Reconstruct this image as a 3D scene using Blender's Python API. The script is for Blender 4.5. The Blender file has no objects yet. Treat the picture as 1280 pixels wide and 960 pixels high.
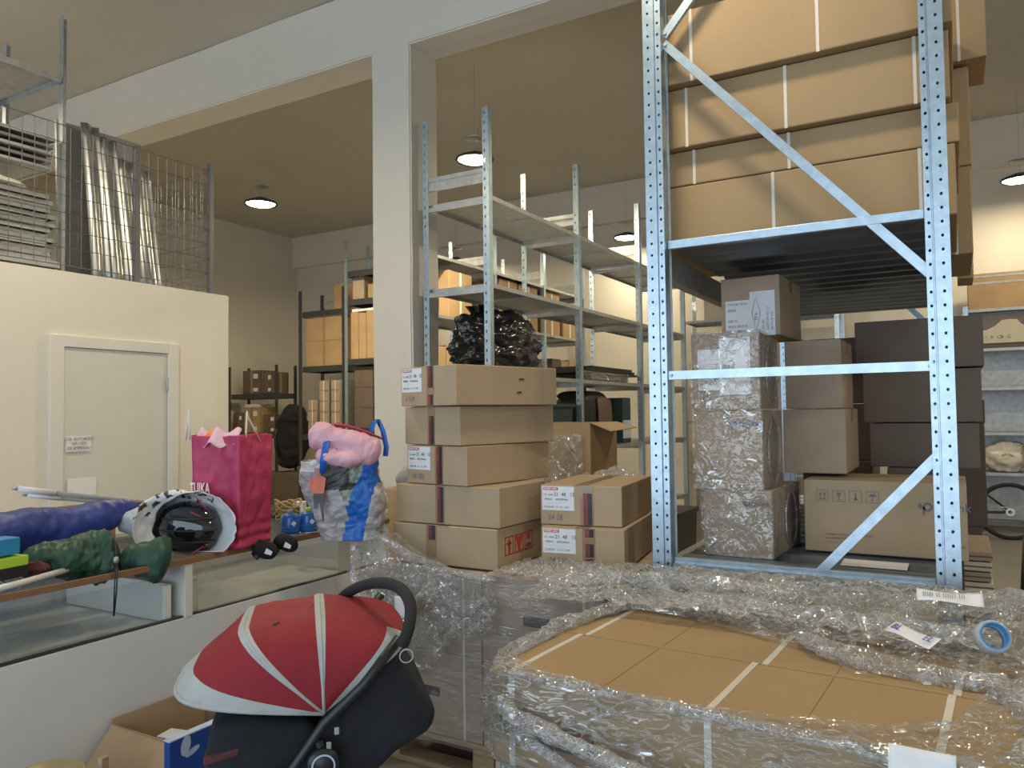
import bpy, bmesh, math, random
from mathutils import Vector, Matrix, Euler, noise
random.seed(11)
PI = math.pi
R = math.radians
SC = bpy.context.scene
COL = SC.collection

# ---------------------------------------------------------------- camera
FPX = 962.0
CAM = Vector((0, 0, 1.5))
YAW, PITCH, ROLL = R(29.875), R(2.15), R(0.76)
_f = Vector((-math.sin(YAW) * math.cos(PITCH), math.cos(YAW) * math.cos(PITCH), math.sin(PITCH)))
_r = Vector((math.cos(YAW), math.sin(YAW), 0))
_u = _r.cross(_f)
CR = _r * math.cos(ROLL) - _u * math.sin(ROLL)
CU = _u * math.cos(ROLL) + _r * math.sin(ROLL)
CF = _f
def ray(px, py):
    return CR * ((px - 640) / FPX) - CU * ((py - 480) / FPX) + CF
def at_x(px, py, x):
    d = ray(px, py); return CAM + d * (x / d.x)
def at_y(px, py, y):
    d = ray(px, py); return CAM + d * (y / d.y)
def at_z(px, py, z):
    d = ray(px, py); return CAM + d * ((z - 1.5) / d.z)
cd = bpy.data.cameras.new('camera'); cam = bpy.data.objects.new('camera', cd); COL.objects.link(cam)
m = Matrix((CR, CU, -CF)).transposed().to_4x4(); m.translation = CAM
cam.matrix_world = m
cd.sensor_fit = 'HORIZONTAL'; cd.sensor_width = 36.0; cd.lens = FPX * 36.0 / 1280.0
cd.clip_start = 0.05; cd.clip_end = 100
SC.camera = cam

# ---------------------------------------------------------------- materials
def new_mat(name):
    m = bpy.data.materials.new(name); m.use_nodes = True
    nt = m.node_tree; b = nt.nodes['Principled BSDF']
    return m, nt, b
def N(nt, t, **kw):
    n = nt.nodes.new(t)
    for k, v in kw.items(): setattr(n, k, v)
    return n
def mat(name, col, rough=0.6, metal=0.0, var=0.08, scale=6.0, bump=0.0, bscale=80.0, spec=0.5, coat=0.0, stretch=None):
    m, nt, b = new_mat(name)
    b.inputs['Roughness'].default_value = rough
    b.inputs['Metallic'].default_value = metal
    b.inputs['Specular IOR Level'].default_value = spec
    b.inputs['Coat Weight'].default_value = coat
    tc = N(nt, 'ShaderNodeTexCoord')
    src = tc.outputs['Object']
    if stretch:
        mp = N(nt, 'ShaderNodeMapping'); mp.inputs['Scale'].default_value = stretch
        nt.links.new(src, mp.inputs['Vector']); src = mp.outputs['Vector']
    nz = N(nt, 'ShaderNodeTexNoise'); nz.inputs['Scale'].default_value = scale; nz.inputs['Detail'].default_value = 5
    nt.links.new(src, nz.inputs['Vector'])
    rp = N(nt, 'ShaderNodeValToRGB')
    c = Vector(col[:3])
    rp.color_ramp.elements[0].position = 0.3; rp.color_ramp.elements[1].position = 0.7
    rp.color_ramp.elements[0].color = (*(c * (1 - var)), 1)
    rp.color_ramp.elements[1].color = (*[min(1, v * (1 + var)) for v in c], 1)
    nt.links.new(nz.outputs['Fac'], rp.inputs['Fac'])
    nt.links.new(rp.outputs['Color'], b.inputs['Base Color'])
    if bump:
        n2 = N(nt, 'ShaderNodeTexNoise'); n2.inputs['Scale'].default_value = bscale; n2.inputs['Detail'].default_value = 4
        nt.links.new(src, n2.inputs['Vector'])
        bp = N(nt, 'ShaderNodeBump'); bp.inputs['Strength'].default_value = bump; bp.inputs['Distance'].default_value = 0.01
        nt.links.new(n2.outputs['Fac'], bp.inputs['Height']); nt.links.new(bp.outputs['Normal'], b.inputs['Normal'])
    return m

M = {}
M['wall'] = mat('white painted plaster', (0.74, 0.705, 0.63), 0.85, var=0.03, scale=1.5, bump=0.08, bscale=30)
M['ceil'] = mat('painted ceiling', (0.56, 0.535, 0.475), 0.9, var=0.04, scale=0.8, bump=0.06, bscale=25)
M['floor'] = mat('grey floor', (0.22, 0.205, 0.18), 0.45, var=0.1, scale=2.0, bump=0.03)
M['doorwhite'] = mat('door white', (0.66, 0.65, 0.61), 0.5, var=0.02)
M['trimwhite'] = mat('trim white', (0.72, 0.70, 0.66), 0.45, var=0.02)
M['counterwhite'] = mat('counter white laminate', (0.70, 0.70, 0.71), 0.5, var=0.03, scale=2)
M['card'] = mat('cardboard', (0.45, 0.32, 0.195), 0.8, var=0.06, scale=9, bump=0.12, bscale=60, spec=0.25)
M['card2'] = mat('cardboard pale', (0.46, 0.345, 0.225), 0.8, var=0.05, scale=7, bump=0.12, bscale=50, spec=0.25)
M['cardlong'] = mat('cardboard long cartons', (0.40, 0.275, 0.15), 0.75, var=0.05, scale=3, bump=0.10, bscale=40, spec=0.3)
M['cardgrey'] = mat('greyish cardboard', (0.43, 0.33, 0.245), 0.8, var=0.07, scale=8, bump=0.1, bscale=50, spec=0.25)
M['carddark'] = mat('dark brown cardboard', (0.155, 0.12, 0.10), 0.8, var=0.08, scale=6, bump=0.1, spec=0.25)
M['cardfar'] = mat('far cardboard', (0.44, 0.30, 0.165), 0.8, var=0.12, scale=3, spec=0.25)
M['cardwhite'] = mat('cream carton', (0.62, 0.58, 0.46), 0.7, var=0.05, scale=4)
M['cardinside'] = mat('cardboard seam', (0.20, 0.12, 0.06), 0.9, var=0.05)
M['paper'] = mat('white paper', (0.80, 0.81, 0.84), 0.6, var=0.03, scale=20)
M['ink'] = mat('black ink', (0.03, 0.03, 0.035), 0.6, var=0.0)
M['inkgrey'] = mat('grey ink', (0.16, 0.16, 0.18), 0.6, var=0.0)
M['inkblue'] = mat('blue ink', (0.05, 0.08, 0.35), 0.6, var=0.0)
M['red'] = mat('red print', (0.55, 0.05, 0.05), 0.5, var=0.05)
M['logored'] = mat('red printed mark', (0.50, 0.06, 0.04), 0.7, var=0.15, scale=30)
M['tapebrown'] = mat('brown packing tape', (0.33, 0.22, 0.13), 0.25, var=0.08, scale=15, coat=0.3)
M['tapeprint'] = mat('printed packing tape dark', (0.03, 0.026, 0.045), 0.3, var=0.2, scale=25)
M['tapeprintred'] = mat('printed packing tape red', (0.28, 0.05, 0.04), 0.35, var=0.25, scale=40)
M['strap'] = mat('white plastic strap', (0.70, 0.66, 0.58), 0.4, var=0.05)
M['galv'] = mat('galvanised steel', (0.46, 0.57, 0.66), 0.36, metal=0.85, var=0.12, scale=25, bump=0.05, bscale=60)
M['galvdull'] = mat('dull galvanised steel', (0.46, 0.48, 0.49), 0.48, metal=0.7, var=0.15, scale=18)
M['deck'] = mat('galvanised corrugated deck', (0.20, 0.23, 0.27), 0.42, metal=0.75, var=0.15, scale=10)
M['steelsheet'] = mat('bright steel sheet', (0.42, 0.43, 0.43), 0.38, metal=0.95, var=0.08, scale=5)
M['darksteel'] = mat('dark grey steel', (0.055, 0.06, 0.065), 0.45, metal=0.3, var=0.1)
M['black'] = mat('black plastic', (0.018, 0.018, 0.02), 0.4, var=0.1)
M['blackgloss'] = mat('glossy black shell', (0.01, 0.01, 0.012), 0.08, var=0.0, coat=0.8)
M['blackfab'] = mat('black fabric', (0.014, 0.015, 0.02), 0.9, var=0.2, scale=20, bump=0.25, bscale=200)
M['foam'] = mat('black foam grip', (0.02, 0.02, 0.022), 0.85, var=0.1, bump=0.2, bscale=300)
M['redfab'] = mat('red canopy fabric', (0.26, 0.011, 0.022), 0.75, var=0.08, scale=12, bump=0.15, bscale=250)
M['greyfab'] = mat('grey canopy fabric', (0.42, 0.44, 0.44), 0.75, var=0.08, scale=15, bump=0.15, bscale=250)
M['chrome'] = mat('chrome', (0.75, 0.76, 0.78), 0.15, metal=1.0, var=0.0)
M['whiteplastic'] = mat('white plastic', (0.75, 0.75, 0.74), 0.35, var=0.02)
M['pinkpaper'] = mat('pink paper bag', (0.50, 0.04, 0.125), 0.55, var=0.1, scale=6, bump=0.35, bscale=9)
M['pinklight'] = mat('pale pink tissue', (0.80, 0.52, 0.60), 0.6, var=0.05)
M['orange'] = mat('orange ball', (0.85, 0.28, 0.05), 0.6, var=0.05)
M['cordwhite'] = mat('white cord', (0.78, 0.74, 0.68), 0.6, var=0.03)
M['bluebag'] = mat('blue nylon', (0.022, 0.045, 0.24), 0.5, var=0.15, scale=5, bump=0.2, bscale=25)
M['greenbag'] = mat('dark green nylon', (0.022, 0.075, 0.048), 0.5, var=0.2, scale=6, bump=0.3, bscale=30)
M['greycloth'] = mat('grey cloth', (0.33, 0.34, 0.32), 0.8, var=0.1)
M['bagblue'] = mat('bright blue woven plastic', (0.012, 0.12, 0.50), 0.4, var=0.1, bump=0.2, bscale=20)
M['bagwhite'] = mat('white plastic bag', (0.72, 0.73, 0.76), 0.35, var=0.05, bump=0.3, bscale=12)
M['quilt'] = mat('pink quilt', (0.72, 0.42, 0.52), 0.85, var=0.06, bump=0.4, bscale=35)
M['quiltred'] = mat('red quilt edge', (0.62, 0.09, 0.14), 0.85, var=0.06, bump=0.3, bscale=40)
M['canblue'] = mat('blue can', (0.02, 0.16, 0.55), 0.3, var=0.05, coat=0.4)
M['rope'] = mat('straw coloured cord', (0.42, 0.30, 0.14), 0.8, var=0.25, scale=30, bump=0.4, bscale=90)
M['lime'] = mat('lime green', (0.42, 0.66, 0.05), 0.4, var=0.05)
M['boxblue'] = mat('blue printed box', (0.015, 0.07, 0.33), 0.4, var=0.08)
M['skyblue'] = mat('light blue print', (0.03, 0.26, 0.56), 0.4, var=0.05)
M['logopale'] = mat('pale blue print', (0.50, 0.60, 0.78), 0.4, var=0.1, scale=30)
M['maroon'] = mat('dark red cloth', (0.10, 0.03, 0.035), 0.9, var=0.3, scale=30, bump=0.5, bscale=60)
M['wood'] = mat('pallet wood', (0.42, 0.30, 0.17), 0.8, var=0.15, scale=8, bump=0.2, stretch=(1, 8, 8))
M['woodedge'] = mat('brown worktop edge', (0.25, 0.13, 0.06), 0.6, var=0.1)
M['darktop'] = mat('dark grey worktop', (0.06, 0.06, 0.062), 0.35, var=0.1, scale=10)
M['caseinner'] = mat('display case inner', (0.66, 0.66, 0.63), 0.25, var=0.1, scale=3, spec=0.6)
M['gold'] = mat('golden tin', (0.45, 0.36, 0.2), 0.45, metal=0.5, var=0.1)
M['rubber'] = mat('tyre rubber', (0.02, 0.02, 0.02), 0.8, var=0.1)
M['taperoll'] = mat('crumpled grey blue tape', (0.40, 0.43, 0.50), 0.35, var=0.15, scale=40, bump=0.6, bscale=60)
M['wire'] = mat('dark zinc wire', (0.15, 0.155, 0.16), 0.5, metal=0.4)
M['binbag'] = mat('black bin liner', (0.012, 0.014, 0.016), 0.22, var=0.1, bump=0.5, bscale=9, coat=0.2)
M['teal'] = mat('dark teal plastic', (0.02, 0.045, 0.05), 0.5, var=0.1)
M['white_sack'] = mat('white sack', (0.70, 0.67, 0.58), 0.7, var=0.05, bump=0.4, bscale=15)
M['coral'] = mat('coral cloth print', (0.70, 0.17, 0.11), 0.5, var=0.15, scale=30)
M['photogrey'] = mat('printed photo grey', (0.40, 0.38, 0.40), 0.4, var=0.45, scale=9, bump=0.25, bscale=12, stretch=(1, 1, 3))
M['photodark'] = mat('printed photo dark', (0.05, 0.055, 0.05), 0.4, var=0.7, scale=22, bump=0.2, bscale=12)
M['photogreen'] = mat('printed photo foliage', (0.20, 0.25, 0.19), 0.4, var=0.6, scale=40, bump=0.2, bscale=12)
M['skin'] = mat('printed skin', (0.45, 0.24, 0.16), 0.5, var=0.05)
M['bootybag'] = mat('printed white bag', (0.72, 0.71, 0.70), 0.4, var=0.04, bump=0.3, bscale=12)

def speckle(name, c0, c1, scale, thr):
    m, nt, b = new_mat(name)
    tc = N(nt, 'ShaderNodeTexCoord'); v = N(nt, 'ShaderNodeTexNoise'); v.inputs['Scale'].default_value = scale; v.inputs['Detail'].default_value = 2
    nt.links.new(tc.outputs['Object'], v.inputs['Vector'])
    rp = N(nt, 'ShaderNodeValToRGB'); rp.color_ramp.interpolation = 'CONSTANT'
    rp.color_ramp.elements[0].color = (*c0, 1); rp.color_ramp.elements[1].position = thr; rp.color_ramp.elements[1].color = (*c1, 1)
    nt.links.new(v.outputs['Fac'], rp.inputs['Fac']); nt.links.new(rp.outputs['Color'], b.inputs['Base Color'])
    b.inputs['Roughness'].default_value = 0.4
    return m
M['printbag'] = speckle('white bag with black print', (0.72, 0.71, 0.70), (0.06, 0.05, 0.05), 38, 0.55)

def emis(name, col, s):
    m, nt, b = new_mat(name)
    b.inputs['Base Color'].default_value = (0.9, 0.9, 0.9, 1)
    b.inputs['Emission Color'].default_value = (*col, 1); b.inputs['Emission Strength'].default_value = s
    return m
M['lamp'] = emis('lamp lens', (1.0, 0.86, 0.62), 28)

def holes(name, base, xs, pitch, rx, rz, ymax, rough=0.36):
    """steel with round punched holes (columns at local x in xs, every pitch in z, only on the front skin y < ymax)"""
    m = M[base].copy(); m.name = name
    nt = m.node_tree; b = nt.nodes['Principled BSDF']; out = nt.nodes['Material Output']
    tc = N(nt, 'ShaderNodeTexCoord'); sp = N(nt, 'ShaderNodeSeparateXYZ'); nt.links.new(tc.outputs['Object'], sp.inputs[0])
    def mth(op, a, b_=None, c=None):
        n = N(nt, 'ShaderNodeMath', operation=op)
        for i, v in enumerate((a, b_, c)):
            if v is None: continue
            if isinstance(v, (int, float)): n.inputs[i].default_value = v
            else: nt.links.new(v, n.inputs[i])
        return n.outputs[0]
    z = mth('DIVIDE', sp.outputs['Z'], pitch); fz = mth('SUBTRACT', mth('FRACT', z), 0.5)
    dz = mth('DIVIDE', mth('MULTIPLY', fz, pitch), rz)
    tot = None
    for x in xs:
        dx = mth('DIVIDE', mth('SUBTRACT', sp.outputs['X'], x), rx)
        d = mth('ADD', mth('MULTIPLY', dx, dx), mth('MULTIPLY', dz, dz))
        k = mth('LESS_THAN', d, 1.0)
        tot = k if tot is None else mth('MAXIMUM', tot, k)
    tot = mth('MULTIPLY', tot, mth('LESS_THAN', sp.outputs['Y'], ymax))
    tr = N(nt, 'ShaderNodeBsdfTransparent'); mx = N(nt, 'ShaderNodeMixShader')
    nt.links.new(tot, mx.inputs[0]); nt.links.new(b.outputs[0], mx.inputs[1]); nt.links.new(tr.outputs[0], mx.inputs[2])
    nt.links.new(mx.outputs[0], out.inputs['Surface'])
    return m

def film_mat(name, op=0.06, crease=0.75, scale=14, strength=0.7, rough=0.12, milk=0.45, stretch=(1, 1, 1), width=0.05):
    """clear stretch film: see-through between sharp creases; the creases and bunched layers shine and scatter"""
    m = bpy.data.materials.new(name); m.use_nodes = True; nt = m.node_tree
    for n in list(nt.nodes): nt.nodes.remove(n)
    L = nt.links.new
    out = N(nt, 'ShaderNodeOutputMaterial')
    tc = N(nt, 'ShaderNodeTexCoord'); mp = N(nt, 'ShaderNodeMapping'); mp.inputs['Scale'].default_value = stretch
    L(tc.outputs['Object'], mp.inputs['Vector'])
    def mth(op_, a, b=None, c=None, clamp=False):
        n = N(nt, 'ShaderNodeMath', operation=op_); n.use_clamp = clamp
        for i, v in enumerate((a, b, c)):
            if v is None: continue
            if isinstance(v, (int, float)): n.inputs[i].default_value = v
            else: L(v, n.inputs[i])
        return n.outputs[0]
    def ridged(sc, det, dist, wdt):
        n = N(nt, 'ShaderNodeTexNoise'); n.inputs['Scale'].default_value = sc; n.inputs['Detail'].default_value = det; n.inputs['Distortion'].default_value = dist
        L(mp.outputs[0], n.inputs['Vector'])
        d = mth('ABSOLUTE', mth('SUBTRACT', n.outputs['Fac'], 0.5))
        return mth('SUBTRACT', 1.0, mth('DIVIDE', d, wdt), clamp=True), n.outputs['Fac']
    r1, f1 = ridged(scale, 3, 1.2, width)
    r2, f2 = ridged(scale * 2.7, 2, 1.0, width * 1.1)
    r3, f3 = ridged(scale * 0.5, 3, 0.6, width * 1.2)
    hsum = mth('ADD', mth('ADD', r1, mth('MULTIPLY', r2, 0.5)), mth('MULTIPLY', f2, 1.5))
    bp = N(nt, 'ShaderNodeBump'); bp.inputs['Strength'].default_value = strength; bp.inputs['Distance'].default_value = 0.015
    L(hsum, bp.inputs['Height'])
    gl = N(nt, 'ShaderNodeBsdfGlossy'); gl.inputs['Roughness'].default_value = rough; gl.inputs['Color'].default_value = (0.97, 0.98, 1, 1); L(bp.outputs[0], gl.inputs['Normal'])
    df = N(nt, 'ShaderNodeBsdfDiffuse'); df.inputs['Color'].default_value = (0.88, 0.88, 0.87, 1)
    tl = N(nt, 'ShaderNodeBsdfTranslucent'); tl.inputs['Color'].default_value = (0.88, 0.88, 0.87, 1)
    md = N(nt, 'ShaderNodeMixShader'); md.inputs[0].default_value = 0.35; L(df.outputs[0], md.inputs[1]); L(tl.outputs[0], md.inputs[2])
    m1 = N(nt, 'ShaderNodeMixShader'); m1.inputs[0].default_value = milk; L(gl.outputs[0], m1.inputs[1]); L(md.outputs[0], m1.inputs[2])
    tr = N(nt, 'ShaderNodeBsdfTransparent'); tr.inputs['Color'].default_value = (0.96, 0.96, 0.955, 1)
    # patches of doubled film raise the base opacity
    patch = N(nt, 'ShaderNodeMapRange'); patch.inputs['From Min'].default_value = 0.42; patch.inputs['From Max'].default_value = 0.68
    patch.inputs['To Min'].default_value = op * .4; patch.inputs['To Max'].default_value = op * 2.6; L(f3, patch.inputs['Value'])
    cr = mth('MULTIPLY', mth('MAXIMUM', mth('MAXIMUM', mth('MULTIPLY', r1, .9), mth('MULTIPLY', r2, .6)), mth('MULTIPLY', r3, .7)), crease)
    lw = N(nt, 'ShaderNodeLayerWeight'); lw.inputs['Blend'].default_value = 0.5; L(bp.outputs[0], lw.inputs['Normal'])
    fz = mth('MULTIPLY', mth('POWER', lw.outputs['Facing'], 3.0), 0.6)
    tot = mth('ADD', mth('ADD', patch.outputs[0], cr), mth('ADD', fz, 0.05), clamp=True)
    m2 = N(nt, 'ShaderNodeMixShader'); L(tot, m2.inputs[0]); L(tr.outputs[0], m2.inputs[1]); L(m1.outputs[0], m2.inputs[2])
    L(m2.outputs[0], out.inputs['Surface'])
    return m
M['film'] = film_mat('crinkled stretch film', 0.09, 0.8, 9, 0.9, 0.10, 0.35, width=0.015)
M['filmwrap'] = film_mat('stretch film pulled round the pallet', 0.08, 0.75, 8, 0.9, 0.10, 0.35, stretch=(0.35, 1, 1.1), width=0.015)
M['filmclear'] = film_mat('clear film on cartons', 0.05, 0.5, 8, 0.6, 0.10, 0.3, width=0.011)
M['filmtight'] = film_mat('tight stretch film', 0.06, 0.3, 6, 0.3, 0.2, 0.35, stretch=(1, 1, 7), width=0.012)
M['filmheap'] = film_mat('bunched stretch film', 0.10, 0.95, 10, 1.0, 0.09, 0.45, width=0.018)
def glass_mat():
    m = bpy.data.materials.new('thin glass'); m.use_nodes = True; nt = m.node_tree
    for n in list(nt.nodes): nt.nodes.remove(n)
    out = N(nt, 'ShaderNodeOutputMaterial'); tr = N(nt, 'ShaderNodeBsdfTransparent'); tr.inputs['Color'].default_value = (0.93, 0.95, 0.95, 1)
    gl = N(nt, 'ShaderNodeBsdfGlossy'); gl.inputs['Roughness'].default_value = 0.03
    lw = N(nt, 'ShaderNodeLayerWeight'); lw.inputs['Blend'].default_value = 0.35
    tc = N(nt, 'ShaderNodeTexCoord'); nz = N(nt, 'ShaderNodeTexNoise'); nz.inputs['Scale'].default_value = 5; nt.links.new(tc.outputs['Object'], nz.inputs['Vector'])
    bp = N(nt, 'ShaderNodeBump'); bp.inputs['Strength'].default_value = 0.25; bp.inputs['Distance'].default_value = 0.02; nt.links.new(nz.outputs['Fac'], bp.inputs['Height']); nt.links.new(bp.outputs[0], gl.inputs['Normal'])
    lw.inputs['Blend'].default_value = 0.5
    pw = N(nt, 'ShaderNodeMath', operation='POWER'); nt.links.new(lw.outputs['Facing'], pw.inputs[0]); pw.inputs[1].default_value = 4.0
    ma = N(nt, 'ShaderNodeMath', operation='MULTIPLY_ADD'); nt.links.new(pw.outputs[0], ma.inputs[0]); ma.inputs[1].default_value = 0.5; ma.inputs[2].default_value = 0.05
    mx = N(nt, 'ShaderNodeMixShader'); nt.links.new(ma.outputs[0], mx.inputs[0]); nt.links.new(tr.outputs[0], mx.inputs[1]); nt.links.new(gl.outputs[0], mx.inputs[2])
    nt.links.new(mx.outputs[0], out.inputs['Surface'])
    return m
M['glass'] = glass_mat()
def smoked_mat():
    m = bpy.data.materials.new('smoked glass top'); m.use_nodes = True; nt = m.node_tree
    for n in list(nt.nodes): nt.nodes.remove(n)
    out = N(nt, 'ShaderNodeOutputMaterial'); tr = N(nt, 'ShaderNodeBsdfTransparent'); tr.inputs['Color'].default_value = (0.80, 0.81, 0.81, 1)
    gl = N(nt, 'ShaderNodeBsdfGlossy'); gl.inputs['Roughness'].default_value = 0.1
    tc = N(nt, 'ShaderNodeTexCoord'); nz = N(nt, 'ShaderNodeTexNoise'); nz.inputs['Scale'].default_value = 4; nt.links.new(tc.outputs['Object'], nz.inputs['Vector'])
    mr = N(nt, 'ShaderNodeMapRange'); mr.inputs['To Min'].default_value = 0.05; mr.inputs['To Max'].default_value = 0.2; nt.links.new(nz.outputs['Fac'], mr.inputs['Value'])
    mx = N(nt, 'ShaderNodeMixShader'); nt.links.new(mr.outputs[0], mx.inputs[0]); nt.links.new(tr.outputs[0], mx.inputs[1]); nt.links.new(gl.outputs[0], mx.inputs[2])
    nt.links.new(mx.outputs[0], out.inputs['Surface']); return m
M['smoked'] = smoked_mat()

# ---------------------------------------------------------------- mesh helpers
class MB:
    """collects shapes that become ONE mesh object"""
    def __init__(s): s.v = []; s.f = []; s.mi = []
    def add(s, vs, fs, mi=0):
        o = len(s.v); s.v += [Vector(p) for p in vs]; s.f += [tuple(i + o for i in f) for f in fs]; s.mi += [mi] * len(fs); return s
    def box(s, x0, x1, y0, y1, z0, z1, mi=0, mtx=None):
        vs = [Vector((x, y, z)) for z in (z0, z1) for y in (y0, y1) for x in (x0, x1)]
        if mtx: vs = [mtx @ p for p in vs]
        return s.add(vs, [(0, 2, 3, 1), (4, 5, 7, 6), (0, 1, 5, 4), (2, 6, 7, 3), (0, 4, 6, 2), (1, 3, 7, 5)], mi)
    def prism(s, poly, a, b, axis='z', mi=0):
        n = len(poly)
        def P(p, t): return {'z': (p[0], p[1], t), 'y': (p[0], t, p[1]), 'x': (t, p[0], p[1])}[axis]
        vs = [P(p, a) for p in poly] + [P(p, b) for p in poly]
        fs = [(i, (i + 1) % n, n + (i + 1) % n, n + i) for i in range(n)] + [tuple(range(n))[::-1], tuple(range(n, 2 * n))]
        return s.add(vs, fs, mi)
    def tube(s, pts, r, n=8, mi=0, closed=False, caps=True):
        pts = [Vector(p) for p in pts]; k = len(pts)
        rs = r if isinstance(r, (list, tuple)) else [r] * k
        vs = []; up = None
        for i, p in enumerate(pts):
            a = pts[(i - 1) % k] if (closed or i > 0) else p
            b = pts[(i + 1) % k] if (closed or i < k - 1) else p
            t = (b - a)
            t = t.normalized() if t.length > 1e-9 else Vector((0, 0, 1))
            if up is None:
                up = Vector((0, 0, 1)) if abs(t.z) < 0.9 else Vector((1, 0, 0))
            x = up - t * up.dot(t)
            if x.length < 1e-6: x = t.orthogonal()
            x.normalize(); up = x; y = t.cross(x)
            for j in range(n):
                q = 2 * PI * j / n
                vs.append(p + (x * math.cos(q) + y * math.sin(q)) * rs[i])
        fs = []
        for i in range(k if closed else k - 1):
            for j in range(n):
                i2 = (i + 1) % k
                fs.append((i * n + j, i * n + (j + 1) % n, i2 * n + (j + 1) % n, i2 * n + j))
        if caps and not closed:
            fs += [tuple(range(n))[::-1], tuple(range((k - 1) * n, k * n))]
        return s.add(vs, fs, mi)
    def lathe(s, prof, c=(0, 0, 0), n=24, mi=0, axis='z'):
        vs = []
        for r, z in prof:
            for j in range(n):
                q = 2 * PI * j / n
                a, b = r * math.cos(q), r * math.sin(q)
                p = {'z': (a, b, z), 'y': (a, z, b), 'x': (z, a, b)}[axis]
                vs.append(Vector(c) + Vector(p))
        fs = [(i * n + j, i * n + (j + 1) % n, (i + 1) * n + (j + 1) % n, (i + 1) * n + j) for i in range(len(prof) - 1) for j in range(n)]
        ring = tuple(prof[0]) == tuple(prof[-1])
        if prof[0][0] > 1e-5 and not ring: fs.append(tuple(range(n))[::-1])
        if prof[-1][0] > 1e-5 and not ring: fs.append(tuple(range((len(prof) - 1) * n, len(prof) * n)))
        return s.add(vs, fs, mi)
    def grid(s, fn, nu, nv, cu=False, cv=False, mi=0):
        vs = [fn(i / (nu if cu else nu - 1), j / (nv if cv else nv - 1)) for i in range(nu) for j in range(nv)]
        fs = []
        for i in range(nu if cu else nu - 1):
            for j in range(nv if cv else nv - 1):
                i2, j2 = (i + 1) % nu, (j + 1) % nv
                fs.append((i * nv + j, i2 * nv + j, i2 * nv + j2, i * nv + j2))
        return s.add(vs, fs, mi)
    def build(s, name, mats, parent=None, smooth=False, bevel=0, solid=0, subsurf=0, segs=2):
        me = bpy.data.meshes.new(name); me.from_pydata([tuple(p) for p in s.v], [], s.f)
        if not isinstance(mats, (list, tuple)): mats = [mats]
        for x in mats: me.materials.append(M[x] if isinstance(x, str) else x)
        for p, i in zip(me.polygons, s.mi): p.material_index = i; p.use_smooth = smooth
        bm = bmesh.new(); bm.from_mesh(me); bmesh.ops.recalc_face_normals(bm, faces=bm.faces); bm.to_mesh(me); bm.free()
        o = bpy.data.objects.new(name, me); COL.objects.link(o)
        if parent is not None: o.parent = parent
        if solid:
            md = o.modifiers.new('solid', 'SOLIDIFY'); md.thickness = solid; md.offset = 0
        if subsurf:
            md = o.modifiers.new('sub', 'SUBSURF'); md.levels = subsurf; md.render_levels = subsurf
        if bevel:
            md = o.modifiers.new('bev', 'BEVEL'); md.width = bevel; md.segments = segs; md.limit_method = 'ANGLE'
        return o
def tag(o, label=None, cat=None, group=None, kind=None):
    if label: o['label'] = label
    if cat: o['category'] = cat
    if group: o['group'] = group
    if kind: o['kind'] = kind
    return o
def thing(name, label, cat, loc=(0, 0, 0), rz=0, group=None, rx=0, ry=0):
    o = bpy.data.objects.new(name, None); COL.objects.link(o); o.empty_display_size = 0.05
    o.location = loc; o.rotation_euler = (rx, ry, rz)
    return tag(o, label, cat, group)
def struct(o): o['kind'] = 'structure'; return o
def bx(x0, x1, y0, y1, z0, z1, name, mats, parent=None, bevel=0):
    return MB().box(x0, x1, y0, y1, z0, z1).build(name, mats, parent, bevel=bevel)
def text(s, size, mat_, parent, loc, rot=(PI / 2, 0, 0), name='printed_text', align='LEFT', xs=1.0, bold=0.0):
    c = bpy.data.curves.new(name, 'FONT'); c.body = s; c.size = size; c.align_x = align; c.align_y = 'CENTER'; c.extrude = 0.0003; c.offset = bold
    c.resolution_u = 2
    tmp = bpy.data.objects.new(name + '_curve', c); COL.objects.link(tmp)
    bpy.context.view_layer.update()
    me = bpy.data.meshes.new_from_object(tmp.evaluated_get(bpy.context.evaluated_depsgraph_get()))
    bpy.data.objects.remove(tmp); bpy.data.curves.remove(c)
    if len(me.polygons) == 0:
        bpy.data.meshes.remove(me); return None
    me.materials.clear(); me.materials.append(M[mat_])
    o = bpy.data.objects.new(name, me); COL.objects.link(o); o.parent = parent
    o.location = loc; o.rotation_euler = rot; o.scale = (xs, 1, 1)
    return o
def copy_tree(o, parent=None):
    c = o.copy(); COL.objects.link(c)
    if parent is not None: c.parent = parent
    for ch in list(o.children): copy_tree(ch, c)
    return c
def fbm(p, o=4): return noise.fractal(p, 1.0, 2.0, o)
def lerp(a, b, t): return a + (b - a) * t
def sstep(a, b, t):
    t = max(0, min(1, (t - a) / (b - a))); return t * t * (3 - 2 * t)

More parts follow.
